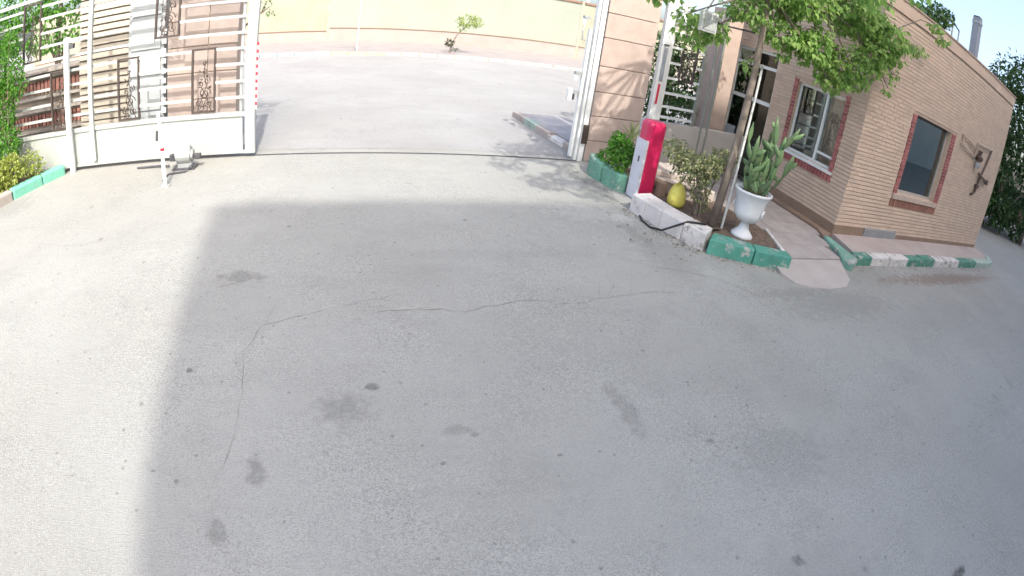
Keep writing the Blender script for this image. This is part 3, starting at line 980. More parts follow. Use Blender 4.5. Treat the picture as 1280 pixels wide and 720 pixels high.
# behind the glass: blind, curtain, and added shapes imitating reflections in the pane
bx((8.75, HY0 + .20, 2.20), (9.9, HY0 + .24, 2.34), 'blind', mat('blind', (.62, .60, .50), .8), wb)
bx((8.62, HY0 + .55, .98), (10.35, HY0 + .60, 2.9), 'back_curtain', mat('olive_curtain', (.42, .40, .28), .9, .2, 2), wb)
MB().prism([(8.7, HY0 + .30), (10.2, HY0 + .26), (10.2, HY0 + .5), (8.7, HY0 + .5)], 1.25, lambda x_, y_: 1.95 - (x_ - 8.7) * .18).build('cabinet', mat('teal_reflection', (.42, .54, .52), .5, .1), wb)  # teal block standing in for a reflection in the pane
MB().add([(8.9, HY0 + .25, 1.62), (9.9, HY0 + .25, 1.60), (9.6, HY0 + .25, 1.25), (9.45, HY0 + .25, 1.2), (9.3, HY0 + .25, 1.42), (8.9, HY0 + .25, 1.5)] + [(8.9, HY0 + .28, 1.62), (9.9, HY0 + .28, 1.60), (9.6, HY0 + .28, 1.25), (9.45, HY0 + .28, 1.2), (9.3, HY0 + .28, 1.42), (8.9, HY0 + .28, 1.5)], [(0, 1, 2, 3, 4, 5), (11, 10, 9, 8, 7, 6)] + [(i, (i + 1) % 6 + 0, (i + 1) % 6 + 6, i + 6) for i in range(6)]).build('reflected_shape', mat('dark_reflection', (.05, .07, .07), .9), wb)  # dark shape of the imitated reflection
MB().tube([(8.8, HY0 + .22, 1.92), (9.5, HY0 + .22, 1.86), (10.1, HY0 + .22, 1.74)], .012, 6).build('cable', mat('blind', (0, 0, 0)), wb)  # pale streak of the imitated reflection
MB().tube([(9.4, HY0 + .22, 1.22), (9.6, HY0 + .22, 1.30), (9.85, HY0 + .22, 1.24), (9.95, HY0 + .22, 1.1)], .03, 8).build('reflected_curve', mat('pale_reflection', (.42, .46, .46), .5), wb)  # pale curve of the imitated reflection
# ---- short wall window
wa = bx((HX0 + .06, WA[0], WA[2]), (HX0 + .11, WA[0] + .045, WA[3]), 'window', WHITE, gh)
f = lambda a_, b_, n_='frame', m_=WHITE: bx(a_, b_, n_, m_, wa)
X0, X1 = HX0 + .06, HX0 + .11
f((X0, WA[1] - .045, WA[2]), (X1, WA[1], WA[3]))
f((X0, WA[0] + .045, WA[3] - .045), (X1, WA[1] - .045, WA[3]))
f((X0, WA[0] + .045, WA[2]), (X1, WA[1] - .045, WA[2] + .045))
f((X0 - .01, 5.885, WA[2] + .045), (X1 - .005, 5.935, WA[3] - .045), 'mullion')
f((X0, WA[0] + .045, 1.175), (X1 - .01, 5.884, 1.215), 'transom')
GLA = glassmat('glass_dark', (.80, .82, .82), .05)
bx((X0 + .02, WA[0] + .045, WA[2] + .045), (X0 + .026, WA[1] - .045, WA[3] - .045), 'pane', GLA, wa)
for z in (1.3, 1.52, 1.74, 1.96):
    f((X1 + .03, 5.94, z), (X1 + .045, 6.55, z + .018), 'grille_bar', DARKM)
for y_ in (6.12, 6.34):
    f((X1 + .046, y_, 1.05), (X1 + .06, y_ + .015, 2.18), 'grille_bar', DARKM)
for k in range(9):
    f((X1 + .12, 5.50 + k * .045, 1.1), (X1 + .13, 5.535 + k * .045, 2.2), 'curtain_strip', mat('curtain', (.09, .095, .11), .9))
f((X1 + .10, 5.94, 1.0), (X1 + .14, 6.58, 2.2), 'curtain', mat('curtain2', (.12, .11, .11), .9))
bx((HX0 - .05, 5.38, .95), (HX0 + .06, 6.69, .995), 'sill', WHITE, wa)
for k in range(17):
    y_ = 5.375 + k * .0785
    bx((HX0 - .022, y_, .83), (HX0 - .002, y_ + .066, .948), 'brick', REDB, wa)
for k in range(19):
    z = 1.0 + k * .0675
    for a_, b_ in ((5.375, 5.465), (6.605, 6.695)):
        bx((HX0 - .022, a_, z), (HX0 - .002, b_, z + .056), 'brick', REDB, wa)

# ---- glazed door in the short wall
dr = bx((HX0 + .03, DA[0], DA[2]), (HX0 + .09, DA[0] + .05, DA[3]), 'door', WHITE, gh)
d_ = lambda a_, b_, n_='frame', m_=WHITE: bx(a_, b_, n_, m_, dr)
X0, X1 = HX0 + .03, HX0 + .09
d_((X0, DA[1] - .05, DA[2]), (X1, DA[1], DA[3]))
d_((X0, DA[0] + .05, 2.54), (X1, DA[1] - .05, DA[3]))
d_((X0 - .01, DA[0] + .05, 2.25), (X1 - .01, DA[1] - .05, 2.31), 'transom')
d_((X0 - .01, DA[0] + .05, 1.57), (X1 - .01, DA[1] - .05, 1.64), 'transom')
d_((X0 - .012, 7.86, .10), (X1 + .01, 7.90, 2.25), 'mullion')
d_((X0 + .005, 8.1, .10), (X1 - .015, 8.38, .95), 'lower_panel', mat('panel_pale', (.5, .54, .58), .5))
d_((X0 + .02, DA[0] + .05, .10), (X0 + .026, DA[1] - .05, 2.54), 'pane', GLA)
d_((X1 + .13, DA[0] - .1, .1), (X1 + .15, 8.1, 2.5), 'curtain', mat('curtain_tan', (.70, .62, .55), .9))  # pale curtain added to brighten the dark doorway
for y_ in (7.35, 7.55, 7.75):
    d_((X1 + .1, y_, 1.64), (X1 + .112, y_ + .012, 2.25), 'grille_bar', DARKM)
d_((X1 + .1, 7.25, 1.78), (X1 + .112, 7.86, 1.79), 'grille_bar', DARKM)

# ---- column at the end of the short wall
co = empty('brick_column', (6.5, 8.3, 0), 'pinkish tan rendered column between the grey posts and glazed door', 'column')
bx((6.28, 7.98, 0), (6.62, 8.5, 3.2), 'shaft', mat('column_pink', (.44, .34, .285), .85, .07), co)
bx((6.25, 7.95, 0), (6.65, 8.53, .25), 'plinth', SKIRT, co)

# ---- gas meter pipes on the long wall
gm = empty('gas_pipes', (12.0, HY0 - .05, 2.3), 'gas riser pipes and regulator on the tan wall right of the window', 'pipes')
PIPE = mat('pipe_tan', (.42, .33, .26), .5, .12)
PIPED = mat('pipe_rust', (.10, .065, .05), .6, .2)
yy = HY0 - .06
MB().tube([(10.80, HY0, 2.56), (10.78, yy, 2.56), (11.72, yy, 2.44)], .018, 8).build('pipe', PIPE, gm)
MB().tube([(10.80, HY0, 2.36), (10.80, yy, 2.37), (10.80, yy, 2.56)], .018, 8).build('pipe', PIPE, gm)
MB().tube([(10.82, yy - .001, 2.38), (11.72, yy - .001, 2.24)], .018, 8).build('pipe', PIPE, gm)
MB().tube([(11.72, yy, 2.24), (11.72, yy, 2.56), (12.74, yy, 2.60), (12.78, yy, 2.56)], .02, 8).build('pipe', PIPE, gm)
MB().tube([(12.78, yy, 2.60), (12.62, yy, 2.20), (12.46, yy, 1.85)], .026, 8).build('down_pipe', PIPED, gm)
MB().tube([(12.46, yy - .002, 1.86), (12.40, yy, 1.6), (12.36, yy, 1.48), (12.22, yy, 1.42), (12.2, HY0, 1.40)], .03, 8).build('down_pipe', PIPED, gm)
MB().lathe((11.98, yy - .03, 2.28), [(.03, -.08), (.09, -.07), (.10, -.02), (.10, .02), (.05, .06), (.03, .12), (.06, .13), (.06, .16)], 14).build('regulator', PIPED, gm)
MB().tube([(11.72, yy, 2.28), (12.3, yy, 2.26)], .022, 8).build('pipe', PIPED, gm)
MB().lathe((11.95, yy - .03, 2.10), [(.05, -.07), (.08, -.05), (.08, .04), (.03, .07)], 12).build('filter', GREYM, gm)
MB().tube([(12.25, yy - .02, 1.93), (12.95, yy - .02, 1.82)], .035, 8).build('valve', PIPED, gm)
bx((12.88, yy - .06, 1.76), (13.0, yy + .0, 1.88), 'valve_handle', PIPED, gm)
bx((12.30, yy - .04, 1.60), (12.48, yy + .03, 1.68), 'coupling', PIPED, gm)

# ---- on the roof
ch = empty('roof_duct', (13.4, 6.3, 4.2), 'tall square grey duct rising above the guard house roof', 'chimney')
bx((13.02, 6.15, 3.15), (13.24, 6.36, 5.78), 'duct', mat('duct_grey', (.28, .30, .32), .5, .06, 2, .05, metal=.3), ch)
bx((13.005, 6.135, 5.62), (13.255, 6.375, 5.68), 'collar', GREYM, ch)
bx((13.03, 6.16, 5.785), (13.23, 6.35, 5.82), 'cap', DARKM, ch)
ra = empty('roof_frame', (11.9, 6.4, 4.2), 'light metal frame standing on the roof left of the duct', 'frame')
for x_, h_ in ((11.2, 5.0), (11.95, 5.22), (12.35, 5.08)):
    MB().tube([(x_, 6.4, 3.15), (x_, 6.4, h_)], .025, 6).build('post', GREYM, ra)
MB().tube([(11.0, 6.4, 5.10), (11.95, 6.4, 5.16), (12.37, 6.4, 5.08)], .022, 6).build('rail', DARKM, ra)
MB().tube([(11.1, 6.4, 4.75), (12.0, 6.4, 4.95)], .022, 6).build('rail', GREYM, ra)
bx((9.9, 6.2, 4.1), (11.2, 6.5, 4.55), 'box', mat('roof_box', (.20, .16, .14), .8), ra)
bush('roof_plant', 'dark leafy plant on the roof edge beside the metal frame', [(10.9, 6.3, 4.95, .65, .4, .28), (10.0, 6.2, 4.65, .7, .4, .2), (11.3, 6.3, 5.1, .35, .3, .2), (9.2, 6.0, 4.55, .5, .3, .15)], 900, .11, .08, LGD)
ro = empty('roof_vent', (14.0, 7.2, 4.2), 'small grey vent stub at the right end of the roof', 'vent')
MB().tube([(13.5, 5.6, 3.9), (13.5, 5.6, 4.5)], .06, 8).build('pipe', GREYM, ro)
MB().tube([(13.5, 5.6, 4.5), (13.5, 5.6, 4.56)], .09, 8).build('cowl', DARKM, ro)

# ------------------------------------------------------------------ platform and painted kerb along the long wall
pf = MB().prism([(6.78, 4.34), (13.75, 4.34), (14.0, 5.0), (14.0, HY0 + .6), (13.8, HY0 + .6), (13.8, HY0), (6.97, HY0), (6.97, 4.95)], -.05, .12).build('platform', mat('platform_pink', (.40, .345, .315), .9, .08, 1.5, .3, 50))
tag(pf, kind='structure')
pk = empty('platform_kerb', (10, 4.2, 0), 'green and white painted kerb in front of the brick guard house', 'kerb')
segs = [(6.69, 7.10, KGREEN), (7.115, 7.68, KWHITE), (7.72, 8.33, KWHITE), (8.34, 8.93, KGREEN), (8.94, 9.53, KGREEN), (9.55, 10.06, KWHITE), (10.12, 10.88, KWHITE), (10.89, 12.05, KGREEN), (12.07, 13.0, mat('kerb_mint', (.34, .44, .38), .8, .15, 6, .4, spots=(5, .55, (.55, .54, .5))))]
for i, (a_, b_, m_) in enumerate(segs):
    MB().box((a_, 4.14 + U(-.01, .01), -.05), (b_, 4.338, .14 + U(-.006, .008)), jit=.006).build('kerb_stone', m_, pk, bevel=.022)
MB().prism([(13.02, 4.14), (13.55, 4.2), (13.9, 4.45), (13.74, 4.6), (13.4, 4.338), (13.02, 4.338)], -.05, .14).build('kerb_stone', mat('kerb_mint', (0, 0, 0)), pk, bevel=.02)
MB().prism([(13.9, 4.47), (14.15, 5.0), (14.15, 5.6), (14.0, 5.6), (14.0, 5.02), (13.76, 4.62)], -.05, .13).build('kerb_stone', CONC, pk, bevel=.02)
MB().prism([(6.30, 3.97), (6.66, 4.14), (6.66, 4.338), (6.76, 4.9), (6.62, 4.9), (6.42, 4.4), (6.26, 4.15)], -.05, .12).build('kerb_stone', mat('kerb_green_worn', (.16, .33, .26), .8, .2, 5, .5, spots=(5, .52, (.38, .36, .33))), pk, bevel=.025)
MB().prism([(6.62, 4.92), (6.77, 4.92), (6.95, 5.0), (6.95, 7.0), (6.80, 7.0), (6.80, 5.2)], -.05, .115).build('kerb_stone', SKIRT, pk, bevel=.01)
# crumbs of old plaster at the foot of the kerb
mb = MB()
for _ in range(260):
    x_ = U(6.4, 13.4)
    y_ = 4.12 - abs(random.gauss(0, .09))
    s_ = U(.008, .035)
    mb.box((x_, y_, 0), (x_ + s_, y_ + s_ * .6, s_ * .35), rot=U(0, 3), jit=s_ * .25)
tag(mb.build('plaster_crumbs', mat('crumbs', (.42, .38, .34), .95)), 'pale crumbs of broken plaster along the foot of the painted kerb', 'debris', kind='stuff')

# ------------------------------------------------------------------ tiled path and ramp
path = MB().prism([(4.86, 4.2), (6.28, 4.2), (6.40, 4.42), (6.60, 4.92), (6.78, 5.2), (6.78, 7.73), (4.75, 7.73), (4.4, 5.6)], -.05, .058).build('path', mat('path_bed', (.20, .18, .165), .95, .1, 4, .3))
tag(path, kind='structure')
PAV = mat('paving_tile', (.36, .325, .305), .85, .08, 5, .2, 50, obj_rand=.06)
me_t = None
for iy in range(9):
    for ix in range(6):
        x0 = 4.44 + ix * .40 + (0 if iy % 2 else 0)
        y0 = 4.22 + iy * .40
        x1, y1 = x0 + .392, y0 + .392
        xmin = 4.86 - (y0 - 4.2) * .25 if y0 < 5.8 else 4.42
        xmax = 6.32 + (y0 - 4.2) * .62 if y0 < 4.95 else 6.78
        x0c, x1c = max(x0, xmin), min(x1, xmax)
        if x1c - x0c < .05 or y1 > 7.75:
            continue
        bx((x0c, y0, .0585), (x1c, y1, .07 + U(-.0015, .0015)), 'tile', PAV, path)
rm = MB()
pts = [(4.80, 4.2), (4.70, 3.9), (4.78, 3.68), (5.0, 3.58), (5.35, 3.54), (5.72, 3.57), (5.98, 3.72), (6.12, 3.95), (6.28, 4.2)]
rm.prism(pts, -.03, lambda x_, y_: .008 + max(0, (y_ - 3.56)) / .64 * .052)
ramp = rm.build('ramp', mat('ramp_concrete', (.40, .365, .34), .9, .06, 3, .25, 60))
tag(ramp, kind='structure')

# ------------------------------------------------------------------ planter
soil = MB().prism([(3.86, 5.62), (4.09, 4.62), (4.9, 4.25), (5.25, 4.62), (5.3, 5.2), (4.75, 7.2), (3.95, 7.2), (3.8, 6.4)], -.05, .115).build('planter_soil', SOIL)
tag(soil, kind='structure')
wk = empty('planter_kerb', (3.8, 5.1, 0), 'thick white painted kerb stones curving round the planter by the barrier', 'kerb')
P = [(3.50, 5.66), (3.56, 5.40), (3.63, 5.12), (3.74, 4.78), (3.86, 4.46)]
Q = [(3.82, 5.74), (3.86, 5.46), (3.90, 5.20), (3.99, 4.90), (4.09, 4.64)]
for i in range(4):
    mb = MB().prism([P[i], (P[i + 1][0], P[i + 1][1] + .004), (Q[i + 1][0], Q[i + 1][1] + .004), Q[i]], -.05, lambda x_, y_: .23 - .45 * max(0, 3.80 - x_ + .33 * (4.5 - y_)))
    mb.build('kerb_stone', mat('white_plaster', (.58, .56, .54), .85, .08, 4, .8, 18, spots=(8, .60, (.35, .33, .31))) if i < 3 else KWHITE, wk, bevel=.014)
gk = empty('planter_kerb', (4.4, 4.2, 0), 'green painted kerb at the front corner of the planter below the urn', 'kerb')
P = [(3.90, 4.43), (4.43, 4.16), (4.93, 3.98)]
Q = [(4.10, 4.62), (4.52, 4.35), (5.0, 4.16)]
for i in range(2):
    MB().prism([P[i], (P[i + 1][0] - .012, P[i + 1][1]), (Q[i + 1][0] - .012, Q[i + 1][1]), Q[i]], -.05, .19).build('kerb_stone', mat('kerb_teal', (.075, .28, .215), .7, .12, 6, .4, 40, spots=(8, .555, (.34, .35, .33))), gk, bevel=.02)
ws = empty('edging_strip', (5.2, 4.9, 0), 'narrow white edging strip lying between urn and tiled path', 'kerb')
MB().prism([(5.04, 4.3), (5.09, 4.28), (5.36, 4.95), (5.31, 4.97)], .06, .14).build('strip', KWHITE, ws, bevel=.01)
# inner steps / ledge behind barrier
ld_ = empty('stone_ledge', (4.5, 6.3, 0), 'low brown and cream stone ledge behind the yellow jug', 'ledge')
bx((4.08, 5.95, .115), (4.2, 6.25, .30), 'riser', SKIRT, ld_, rot=.2)
MB().prism([(4.12, 6.24), (4.72, 5.72), (5.05, 5.9), (4.85, 6.9), (4.15, 6.9)], .116, .27).build('step', mat('step_cream', (.50, .43, .37), .85, .1), ld_, bevel=.01)
MB().prism([(4.2, 6.5), (4.9, 6.1), (4.85, 6.88), (4.2, 6.88)], .272, .36).build('step', mat('step_cream', (0, 0, 0)), ld_, bevel=.01)
MB().prism([(4.11, 6.22), (4.70, 5.70), (4.74, 5.73), (4.13, 6.27)], .274, .29).build('edge', SKIRT, ld_)
# green planter
gpn = empty('green_kerb', (3.7, 6.7, 0), 'tall sea green kerb blocks at the foot of the stone pillar', 'kerb')
KS = mat('kerb_sea', (.13, .30, .22), .75, .15, 5, .5, 30, spots=(5, .6, (.36, .36, .33)))
for i, pl in enumerate(([(3.60, 7.28), (3.52, 7.02), (3.56, 6.74), (3.72, 6.80), (3.72, 7.0), (3.78, 7.22)], [(3.565, 6.725), (3.66, 6.36), (3.78, 6.30), (3.82, 6.42), (3.73, 6.78)])):
    MB().prism(pl, -.05, .30 - .03 * i).build('kerb_stone', KS, gpn, bevel=.035)
bush('leafy_plant', 'bright green leafy plant crowding the sea green kerb', [(3.86, 6.75, .50, .24, .35, .22), (3.72, 6.50, .36, .13, .16, .16), (3.92, 6.98, .58, .2, .2, .18), (3.70, 6.9, .36, .12, .22, .12)], 1500, .065, .04, LG1, up=1.1)
yu = empty('spiky_plant', (4.1, 6.95, .1), 'spiky pale green plant between pillar and barrier top', 'plant')
mb = MB()
for k in range(34):
    q = U(0, 2 * pi)
    e_ = U(.3, 1.3)
    d = Vector((cos(q) * cos(e_), sin(q) * cos(e_), sin(e_)))
    mb.leaf(Vector((4.08, 6.95, .62)), d, Vector((0, 0, 1)), U(.28, .42), .028)
mb.build('blades', leafmat('blade', (.16, .22, .09), (.35, .38, .2)), yu)
MB().tube([(4.08, 6.95, .1), (4.08, 6.95, .64)], .03, 7).build('stem', BARK, yu)

# barrier cabinet
ba = empty('barrier_cabinet', (3.91, 6.15, 0), 'red and white boom barrier cabinet at the planter end', 'barrier')
BX0, BX1, BY0, BY1 = 3.77, 4.05, 6.0, 6.27
RED = mat('barrier_red', (.52, .016, .085), .35, .08, 3, .03, spots=(9, .64, (.22, .04, .06)))
bx((BX0, BY0, 0), (BX1, BY1, 1.135), 'body', RED, ba, bevel=.065)
bx((BX0 - .008, BY0 + .004, .02), (BX0 + .03, BY1 - .006, .86), 'white_door', mat('door_white', (.58, .58, .62), .5, .06, spots=(7, .66, (.40, .38, .37))), ba)
bx((BX0 - .014, BY0 + .10, .54), (BX0 - .0085, BY0 + .13, .62), 'lock', DARKM, ba)
bx((BX0 - .02, BY0 - .02, 0), (BX1 + .02, BY1 + .02, .012), 'base_plate', GREYM, ba)
for z in (.2, .78):
    bx((BX1, BY0 + .01, z), (BX1 + .012, BY0 + .03, z + .05), 'hinge', DARKM, ba)
# cable
cbm = MB().tube([(3.79, 5.985, .06), (3.755, 5.93, .013), (3.66, 5.72, .013), (3.57, 5.5, .013), (3.50, 5.3, .013), (3.50, 5.10, .014), (3.56, 4.93, .05), (3.66, 4.82, .16), (3.78, 4.76, .245), (3.90, 4.73, .25), (4.02, 4.72, .24), (4.10, 4.76, .15), (4.2, 4.80, .13), (4.36, 4.84, .13)], .013, 8).build('black_cable', mat('rubber', (.012, .012, .013), .5), smooth=True)
tag(cbm, 'black cable running from the barrier cabinet over the white kerb', 'cable')

# yellow jug
jg = empty('yellow_jug', (4.17, 5.62, .115), 'pear shaped yellow plastic jug lying in the planter soil', 'jug')
YJ = mat('jug_yellow', (.66, .60, .12), .6, .12, 5, .2, spots=(7, .60, (.45, .35, .12)))
MB().lathe((4.17, 5.62, .115), [(.02, 0), (.11, .01), (.128, .06), (.125, .14), (.105, .22), (.07, .29), (.035, .32), (.02, .325)], 18).build('body', YJ, jg, smooth=True)
MB().tube([(4.12, 5.60, .36), (4.10, 5.58, .44), (4.15, 5.60, .47), (4.19, 5.62, .43)], .01, 6).build('handle', YJ, jg)

# variegated shrub
vs_ = empty('variegated_shrub', (4.30, 5.25, .1), 'loose shrub with cream edged leaves behind the planter kerb', 'bush')
mb = MB()
foliage(mb, [(3.88, 5.45, .93, .20, .2, .16), (4.06, 5.32, .82, .22, .2, .18), (4.28, 5.22, .80, .2, .2, .22), (4.25, 5.25, .5, .17, .15, .22), (4.50, 5.3, .92, .18, .2, .18), (4.30, 5.22, .30, .10, .09, .14), (4.12, 5.45, .62, .14, .14, .16), (3.95, 5.5, .72, .1, .1, .16), (4.7, 5.35, .95, .14, .14, .12)], 2300, .05, .03, up=.7)
mb.build('foliage', LGV, vs_)
mb = MB()
for k in range(18):
    q = U(0, 6.28)
    mb.tube([(4.30 + cos(q) * .04, 5.25 + sin(q) * .04, .1), (4.28 + cos(q) * .1, 5.27 + sin(q) * .1, .4), (U(3.85, 4.6), 5.32 + U(-.1, .15), U(.6, 1.0))], [.011, .008, .004], 5)
mb.build('stem', BARK, vs_)

# white pipe post + tree
wp = empty('white_pole', (4.47, 4.93, .1), 'thin white pipe pole leaning against the tree trunk by the urn', 'pole')
MB().tube([(4.48, 4.93, .1), (4.56, 5.02, 1.2), (4.66, 5.1, 2.28)], .0165, 8).build('pipe', mat('pole_grey_white', (.62, .62, .58), .5, .15, 3, .1, spots=(5, .58, (.25, .24, .22))), wp)
TL = leafmat('mulberry_leaf', (0.11, 0.24, 0.05), (0.32, 0.46, 0.14), .5)
big = [(3.55, 5.35, 2.62, .20, .25, .12), (3.80, 5.5, 2.44, .28, .3, .20), (4.05, 5.5, 2.55, .3, .3, .25), (3.2, 5.5, 2.80, .3, .3, .12), (4.72, 5.4, 2.22, .15, .2, .14),
       (4.5, 5.4, 2.95, .45, .4, .22), (5.1, 5.3, 2.80, .45, .4, .26), (5.6, 5.1, 2.78, .5, .4, .34), (5.15, 5.25, 2.55, .18, .2, .16), (6.0, 4.9, 2.60, .46, .38, .34), (5.8, 4.95, 2.38, .3, .28, .2), (6.6, 4.6, 3.35, .5, .35, .25), (5.3, 5.1, 2.75, .3, .3, .2),
       (6.35, 4.7, 2.95, .4, .35, .34), (6.7, 4.7, 3.15, .4, .35, .22), (6.3, 4.8, 2.52, .18, .2, .16), (5.1, 5.3, 3.35, .8, .6, .4), (6.2, 5.0, 3.5, .8, .6, .4), (3.7, 5.5, 3.2, .22, .3, .2), (2.9, 5.2, 3.2, .3, .3, .15), (4.1, 3.9, 3.3, .40, .35, .2), (3.45, 3.5, 3.35, .42, .38, .2), (2.95, 3.25, 3.4, .38, .33, .2), (2.65, 3.95, 3.4, .35, .3, .18), (3.5, 4.2, 3.45, .40, .28, .2), (3.9, 3.2, 3.5, .4, .3, .2), (4.4, 2.9, 3.6, .4, .3, .18), (3.5, 2.75, 3.5, .4, .28, .16), (3.9, 4.7, 3.4, .35, .3, .16), (3.0, 4.4, 3.5, .35, .3, .16), (4.7, 3.9, 3.6, .4, .35, .2), (4.5, 3.4, 3.4, .3, .25, .12), (3.4, 4.9, 3.4, .45, .4, .2), (4.0, 5.2, 3.7, .13, .3, .3), (5.6, 5.6, 3.9, 1.0, .8, .5),
       (6.85, 4.6, 2.85, .16, .15, .12), (7.35, 4.6, 3.42, .3, .25, .12), (6.9, 4.65, 2.62, .12, .12, .14)]
mt = tree('shade_tree', 'slim leafy tree overhanging the planter in front of the guard house', (4.36, 4.97, .1), (4.79, 5.33, 4.3), big, 11500, .088, .072, TL, r0=.0595, up=1.0, droop=.7)
tw = empty('hanging_twig', (8.2, 4.7, 4.0), 'small leafy twig hanging before the top of the tan wall', 'twig')
mb = MB()
foliage(mb, [(7.95, 4.6, 3.98, .22, .15, .08), (8.3, 4.6, 3.86, .2, .15, .09)], 120, .08, .055, droop=.8)
mb.build('leaves', TL, tw)
MB().tube([(6.8, 4.7, 3.5), (7.5, 4.65, 3.95), (8.0, 4.6, 4.02), (8.35, 4.6, 3.85)], [.012, .01, .007, .003], 5).build('stem', BARK, tw)

# urn with cactus
ur = empty('pedestal_urn', (4.57, 4.68, .11), 'white pedestal urn planter standing beside the white pole', 'urn')
UW = mat('urn_white', (.66, .68, .69), .55, .05, 4, .15, spots=(6, .68, (.45, .45, .44)))
UC = (4.66, 4.72, .112)
MB().lathe(UC, [(.145, 0), (.15, .03), (.12, .06), (.075, .11), (.055, .17), (.06, .20), (.13, .225), (.175, .28), (.19, .34), (.185, .40), (.205, .50), (.235, .585), (.25, .60), (.25, .625), (.225, .625), (.21, .57)], 32).build('bowl', UW, ur, smooth=True)
MB().lathe(UC, [(.20, .55), (.17, .585), (.05, .60)], 20).build('soil', SOIL, ur)
for s in (-1, 1):
    q = radians(-62 if s > 0 else 120)
    cx_, cy_ = UC[0] + cos(q) * .19, UC[1] + sin(q) * .19
    MB().tube([(cx_ + cos(q) * .01 + cos(t) * .045 * -sin(q), cy_ + sin(q) * .02 + cos(t) * .045 * cos(q), UC[2] + .37 + sin(t) * .045) for t in [k * .45 for k in range(10)]], .012, 6).build('handle', UW, ur)
ca = empty('cactus', (4.66, 4.72, .7), 'tall branching cactus with flat green stems growing in the white urn', 'cactus')
CM = mat('cactus_green', (.065, .13, .05), .55, .2, 9, .15, col2=(.13, .19, .08), obj_rand=.4)
CMD = mat('cactus_brown', (.22, .15, .09), .7, .2, 8, .2)
rs = random.Random(5)
def cact(p, d, L, r0, depth):
    d = d.normalized()
    q = p + d * L
    q2 = q + (d + Vector((0, 0, .35))).normalized() * L * .5
    side = d.cross(Vector((-.5, .85, 0)))
    # flattened pad: fan of ribbed stem
    mb = MB()
    mb.tube([p, p.lerp(q, .2), p.lerp(q, .6), q, q2], [r0 * .4, r0 * .95, r0 * 1.75, r0 * 1.35, r0 * .3], 8)
    va_ = math.atan2(.78, .62) + rs.uniform(-.8, .8)
    vd = Vector((cos(va_), sin(va_), 0))
    cen = p.lerp(q, .5)
    vv = []
    for v_ in mb.v:
        v_ = Vector(v_)
        o_ = (v_ - cen).dot(vd)
        vv.append(v_ - vd * o_ * .72)
    mb.v = vv
    mb.build('stem_pad', CM if depth < 9 else CMD, ca, smooth=True)
    return q, q2
rt = Vector((.80, -.60, 0))
vw = Vector((.60, .80, 0))
for k in range(13):
    ang = rs.uniform(0, 2 * pi)
    p = Vector((UC[0] + cos(ang) * .10, UC[1] + sin(ang) * .10, .68))
    lean = rs.uniform(-1.0, 1.5)
    d = Vector((0, 0, 1)) + rt * lean + vw * rs.uniform(-.35, .35)
    for lv in range(rs.choice((2, 3, 3, 4))):
        L = rs.uniform(.15, .25)
        q, q2 = cact(p, d, L, rs.uniform(.020, .031), lv)
        if rs.random() < .7:
            cact(p.lerp(q, rs.uniform(.5, 1)), d * .6 + rt * rs.choice((-1, 1)) * rs.uniform(.5, 1.3), rs.uniform(.07, .13), rs.uniform(.016, .028), lv)
        p = q.lerp(q2, .5)
        d = d * .75 + Vector((0, 0, .25)) + rt * rs.uniform(-.5, .55)
mb = MB()
for k in range(60):
    v = rvec()
    mb.leaf(Vector((UC[0] + v.x * .18, UC[1] + v.y * .18, .74 + v.z * .06)), rvec(), Vector((0, 0, 1)), .09, .02)
mb.build('dry_leaves', CMD, ca)

# dry leaves and grit in the planter and along its kerbs
mb = MB()
for _ in range(170):
    if R() < .6:
        p = Vector((U(3.9, 5.0), U(4.55, 5.6), .122))
        if p.x + .3 * p.y < 5.35: p.x += .2
    else:
        p = Vector((U(3.0, 3.9), U(4.2, 7.2), .006))
    mb.leaf(p, Vector((U(-1, 1), U(-1, 1), U(0, .25))), Vector((0, 0, 1)), U(.025, .06), U(.012, .03))
tag(mb.build('fallen_leaves', leafmat('dry_leaf', (.10, .07, .04), (.30, .24, .12), .1)), 'small dry leaves scattered in the planter soil and beside its kerb', 'leaves', kind='stuff')
mb = MB()
for _ in range(420):
    q = R()
    x_, y_ = (3.5 + .35 * q - abs(random.gauss(0, .12)), 5.7 - 1.3 * q) if R() < .6 else (3.9 + 1.1 * q, 4.4 - .42 * q - abs(random.gauss(0, .08)))
    s_ = U(.004, .02)
    mb.box((x_, y_, 0), (x_ + s_, y_ + s_ * .7, s_ * .35), rot=U(0, 3), jit=s_ * .25)
for _ in range(160):
    x_, y_, s_ = U(-4, 9), U(.5, 7.4), U(.006, .016)
    mb.box((x_, y_, 0), (x_ + s_, y_ + s_ * .7, s_ * .4), rot=U(0, 3), jit=s_ * .25)
tag(mb.build('grit', mat('grit_grey', (.24, .22, .20), .95, island=.5)), 'loose grey grit lying by the planter kerbs and over the yard', 'grit', kind='stuff')

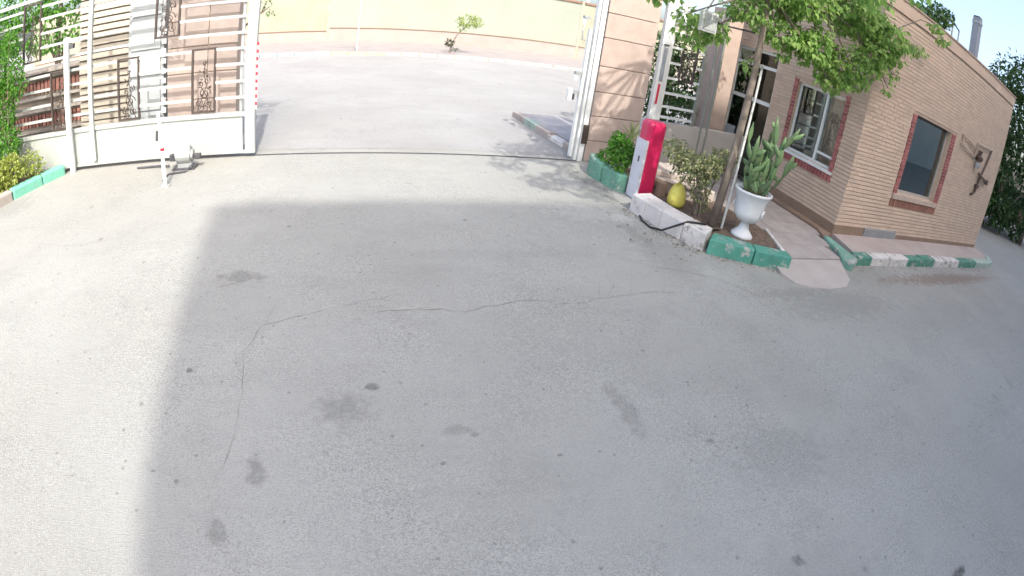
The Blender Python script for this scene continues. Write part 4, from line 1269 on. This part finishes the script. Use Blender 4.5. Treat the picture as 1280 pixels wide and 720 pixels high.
# ------------------------------------------------------------------ far right
rw = empty('boundary_wall', (22, 9.3, 0), 'dark red brown boundary wall beyond the end of the guard house', 'wall')
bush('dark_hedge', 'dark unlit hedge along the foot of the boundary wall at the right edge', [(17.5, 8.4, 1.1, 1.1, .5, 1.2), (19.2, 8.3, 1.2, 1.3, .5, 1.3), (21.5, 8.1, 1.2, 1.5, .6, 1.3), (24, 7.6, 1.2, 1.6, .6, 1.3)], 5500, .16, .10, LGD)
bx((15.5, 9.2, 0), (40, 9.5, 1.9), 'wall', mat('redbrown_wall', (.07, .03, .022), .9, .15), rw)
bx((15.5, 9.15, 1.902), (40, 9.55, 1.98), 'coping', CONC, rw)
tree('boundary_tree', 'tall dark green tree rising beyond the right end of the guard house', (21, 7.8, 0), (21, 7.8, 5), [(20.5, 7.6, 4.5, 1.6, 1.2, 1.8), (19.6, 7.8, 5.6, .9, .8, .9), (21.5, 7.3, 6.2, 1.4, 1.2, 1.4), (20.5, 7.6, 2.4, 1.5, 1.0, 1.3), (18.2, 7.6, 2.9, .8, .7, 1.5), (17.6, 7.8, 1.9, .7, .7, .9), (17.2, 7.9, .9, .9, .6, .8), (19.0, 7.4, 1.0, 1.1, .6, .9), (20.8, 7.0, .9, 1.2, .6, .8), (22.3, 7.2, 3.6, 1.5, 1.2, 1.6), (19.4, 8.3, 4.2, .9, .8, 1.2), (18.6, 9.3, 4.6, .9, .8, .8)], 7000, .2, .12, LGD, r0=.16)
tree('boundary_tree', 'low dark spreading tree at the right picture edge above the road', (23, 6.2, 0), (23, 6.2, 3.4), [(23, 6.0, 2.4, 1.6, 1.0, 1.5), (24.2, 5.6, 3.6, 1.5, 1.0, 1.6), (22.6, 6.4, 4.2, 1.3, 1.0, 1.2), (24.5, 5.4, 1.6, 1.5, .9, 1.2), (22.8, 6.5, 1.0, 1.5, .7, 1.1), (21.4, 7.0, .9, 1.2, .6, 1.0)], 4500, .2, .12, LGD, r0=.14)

# ------------------------------------------------------------------ the building behind the camera, whose shade covers the yard
ob = empty('office_block', (14, -6, 0), 'tall plain rendered block standing behind the camera', 'building')
OM = mat('office_render', (.72, .68, .60), .9, .06, .5, .1)
MB().prism([(-.38, -8), (6.9, -8), (6.9, -20), (0.8, -20)], 0, 13.85).build('low_wing', OM, ob)
bx((6.905, -20, 0), (14.5, -8, 17.4), 'high_wing', OM, ob)
bx((14.505, -20, 0), (40, -8, 25), 'added_shade_wing', OM, ob)  # unseen tallest wing, added to shade the trees and road at the right
GLO = glassmat('office_glass', (.2, .25, .27), .25)
for fx in range(10):
    for fz in range(4):
        x0 = 0.4 + fx * 2.9 + (0 if fx < 2 else .5)
        wn = bx((x0, -8.03, 1.2 + fz * 3.5), (x0 + 1.7, -8.002, 2.9 + fz * 3.5), 'window', INT, ob)
        bx((x0 + .05, -8.045, 1.25 + fz * 3.5), (x0 + 1.65, -8.031, 2.85 + fz * 3.5), 'pane', GLO, wn)
        bx((x0 - .08, -8.11, 1.1 + fz * 3.5), (x0 + 1.78, -8.002, 1.198 + fz * 3.5), 'sill', WHITE, wn)
bpy.context.view_layer.update()
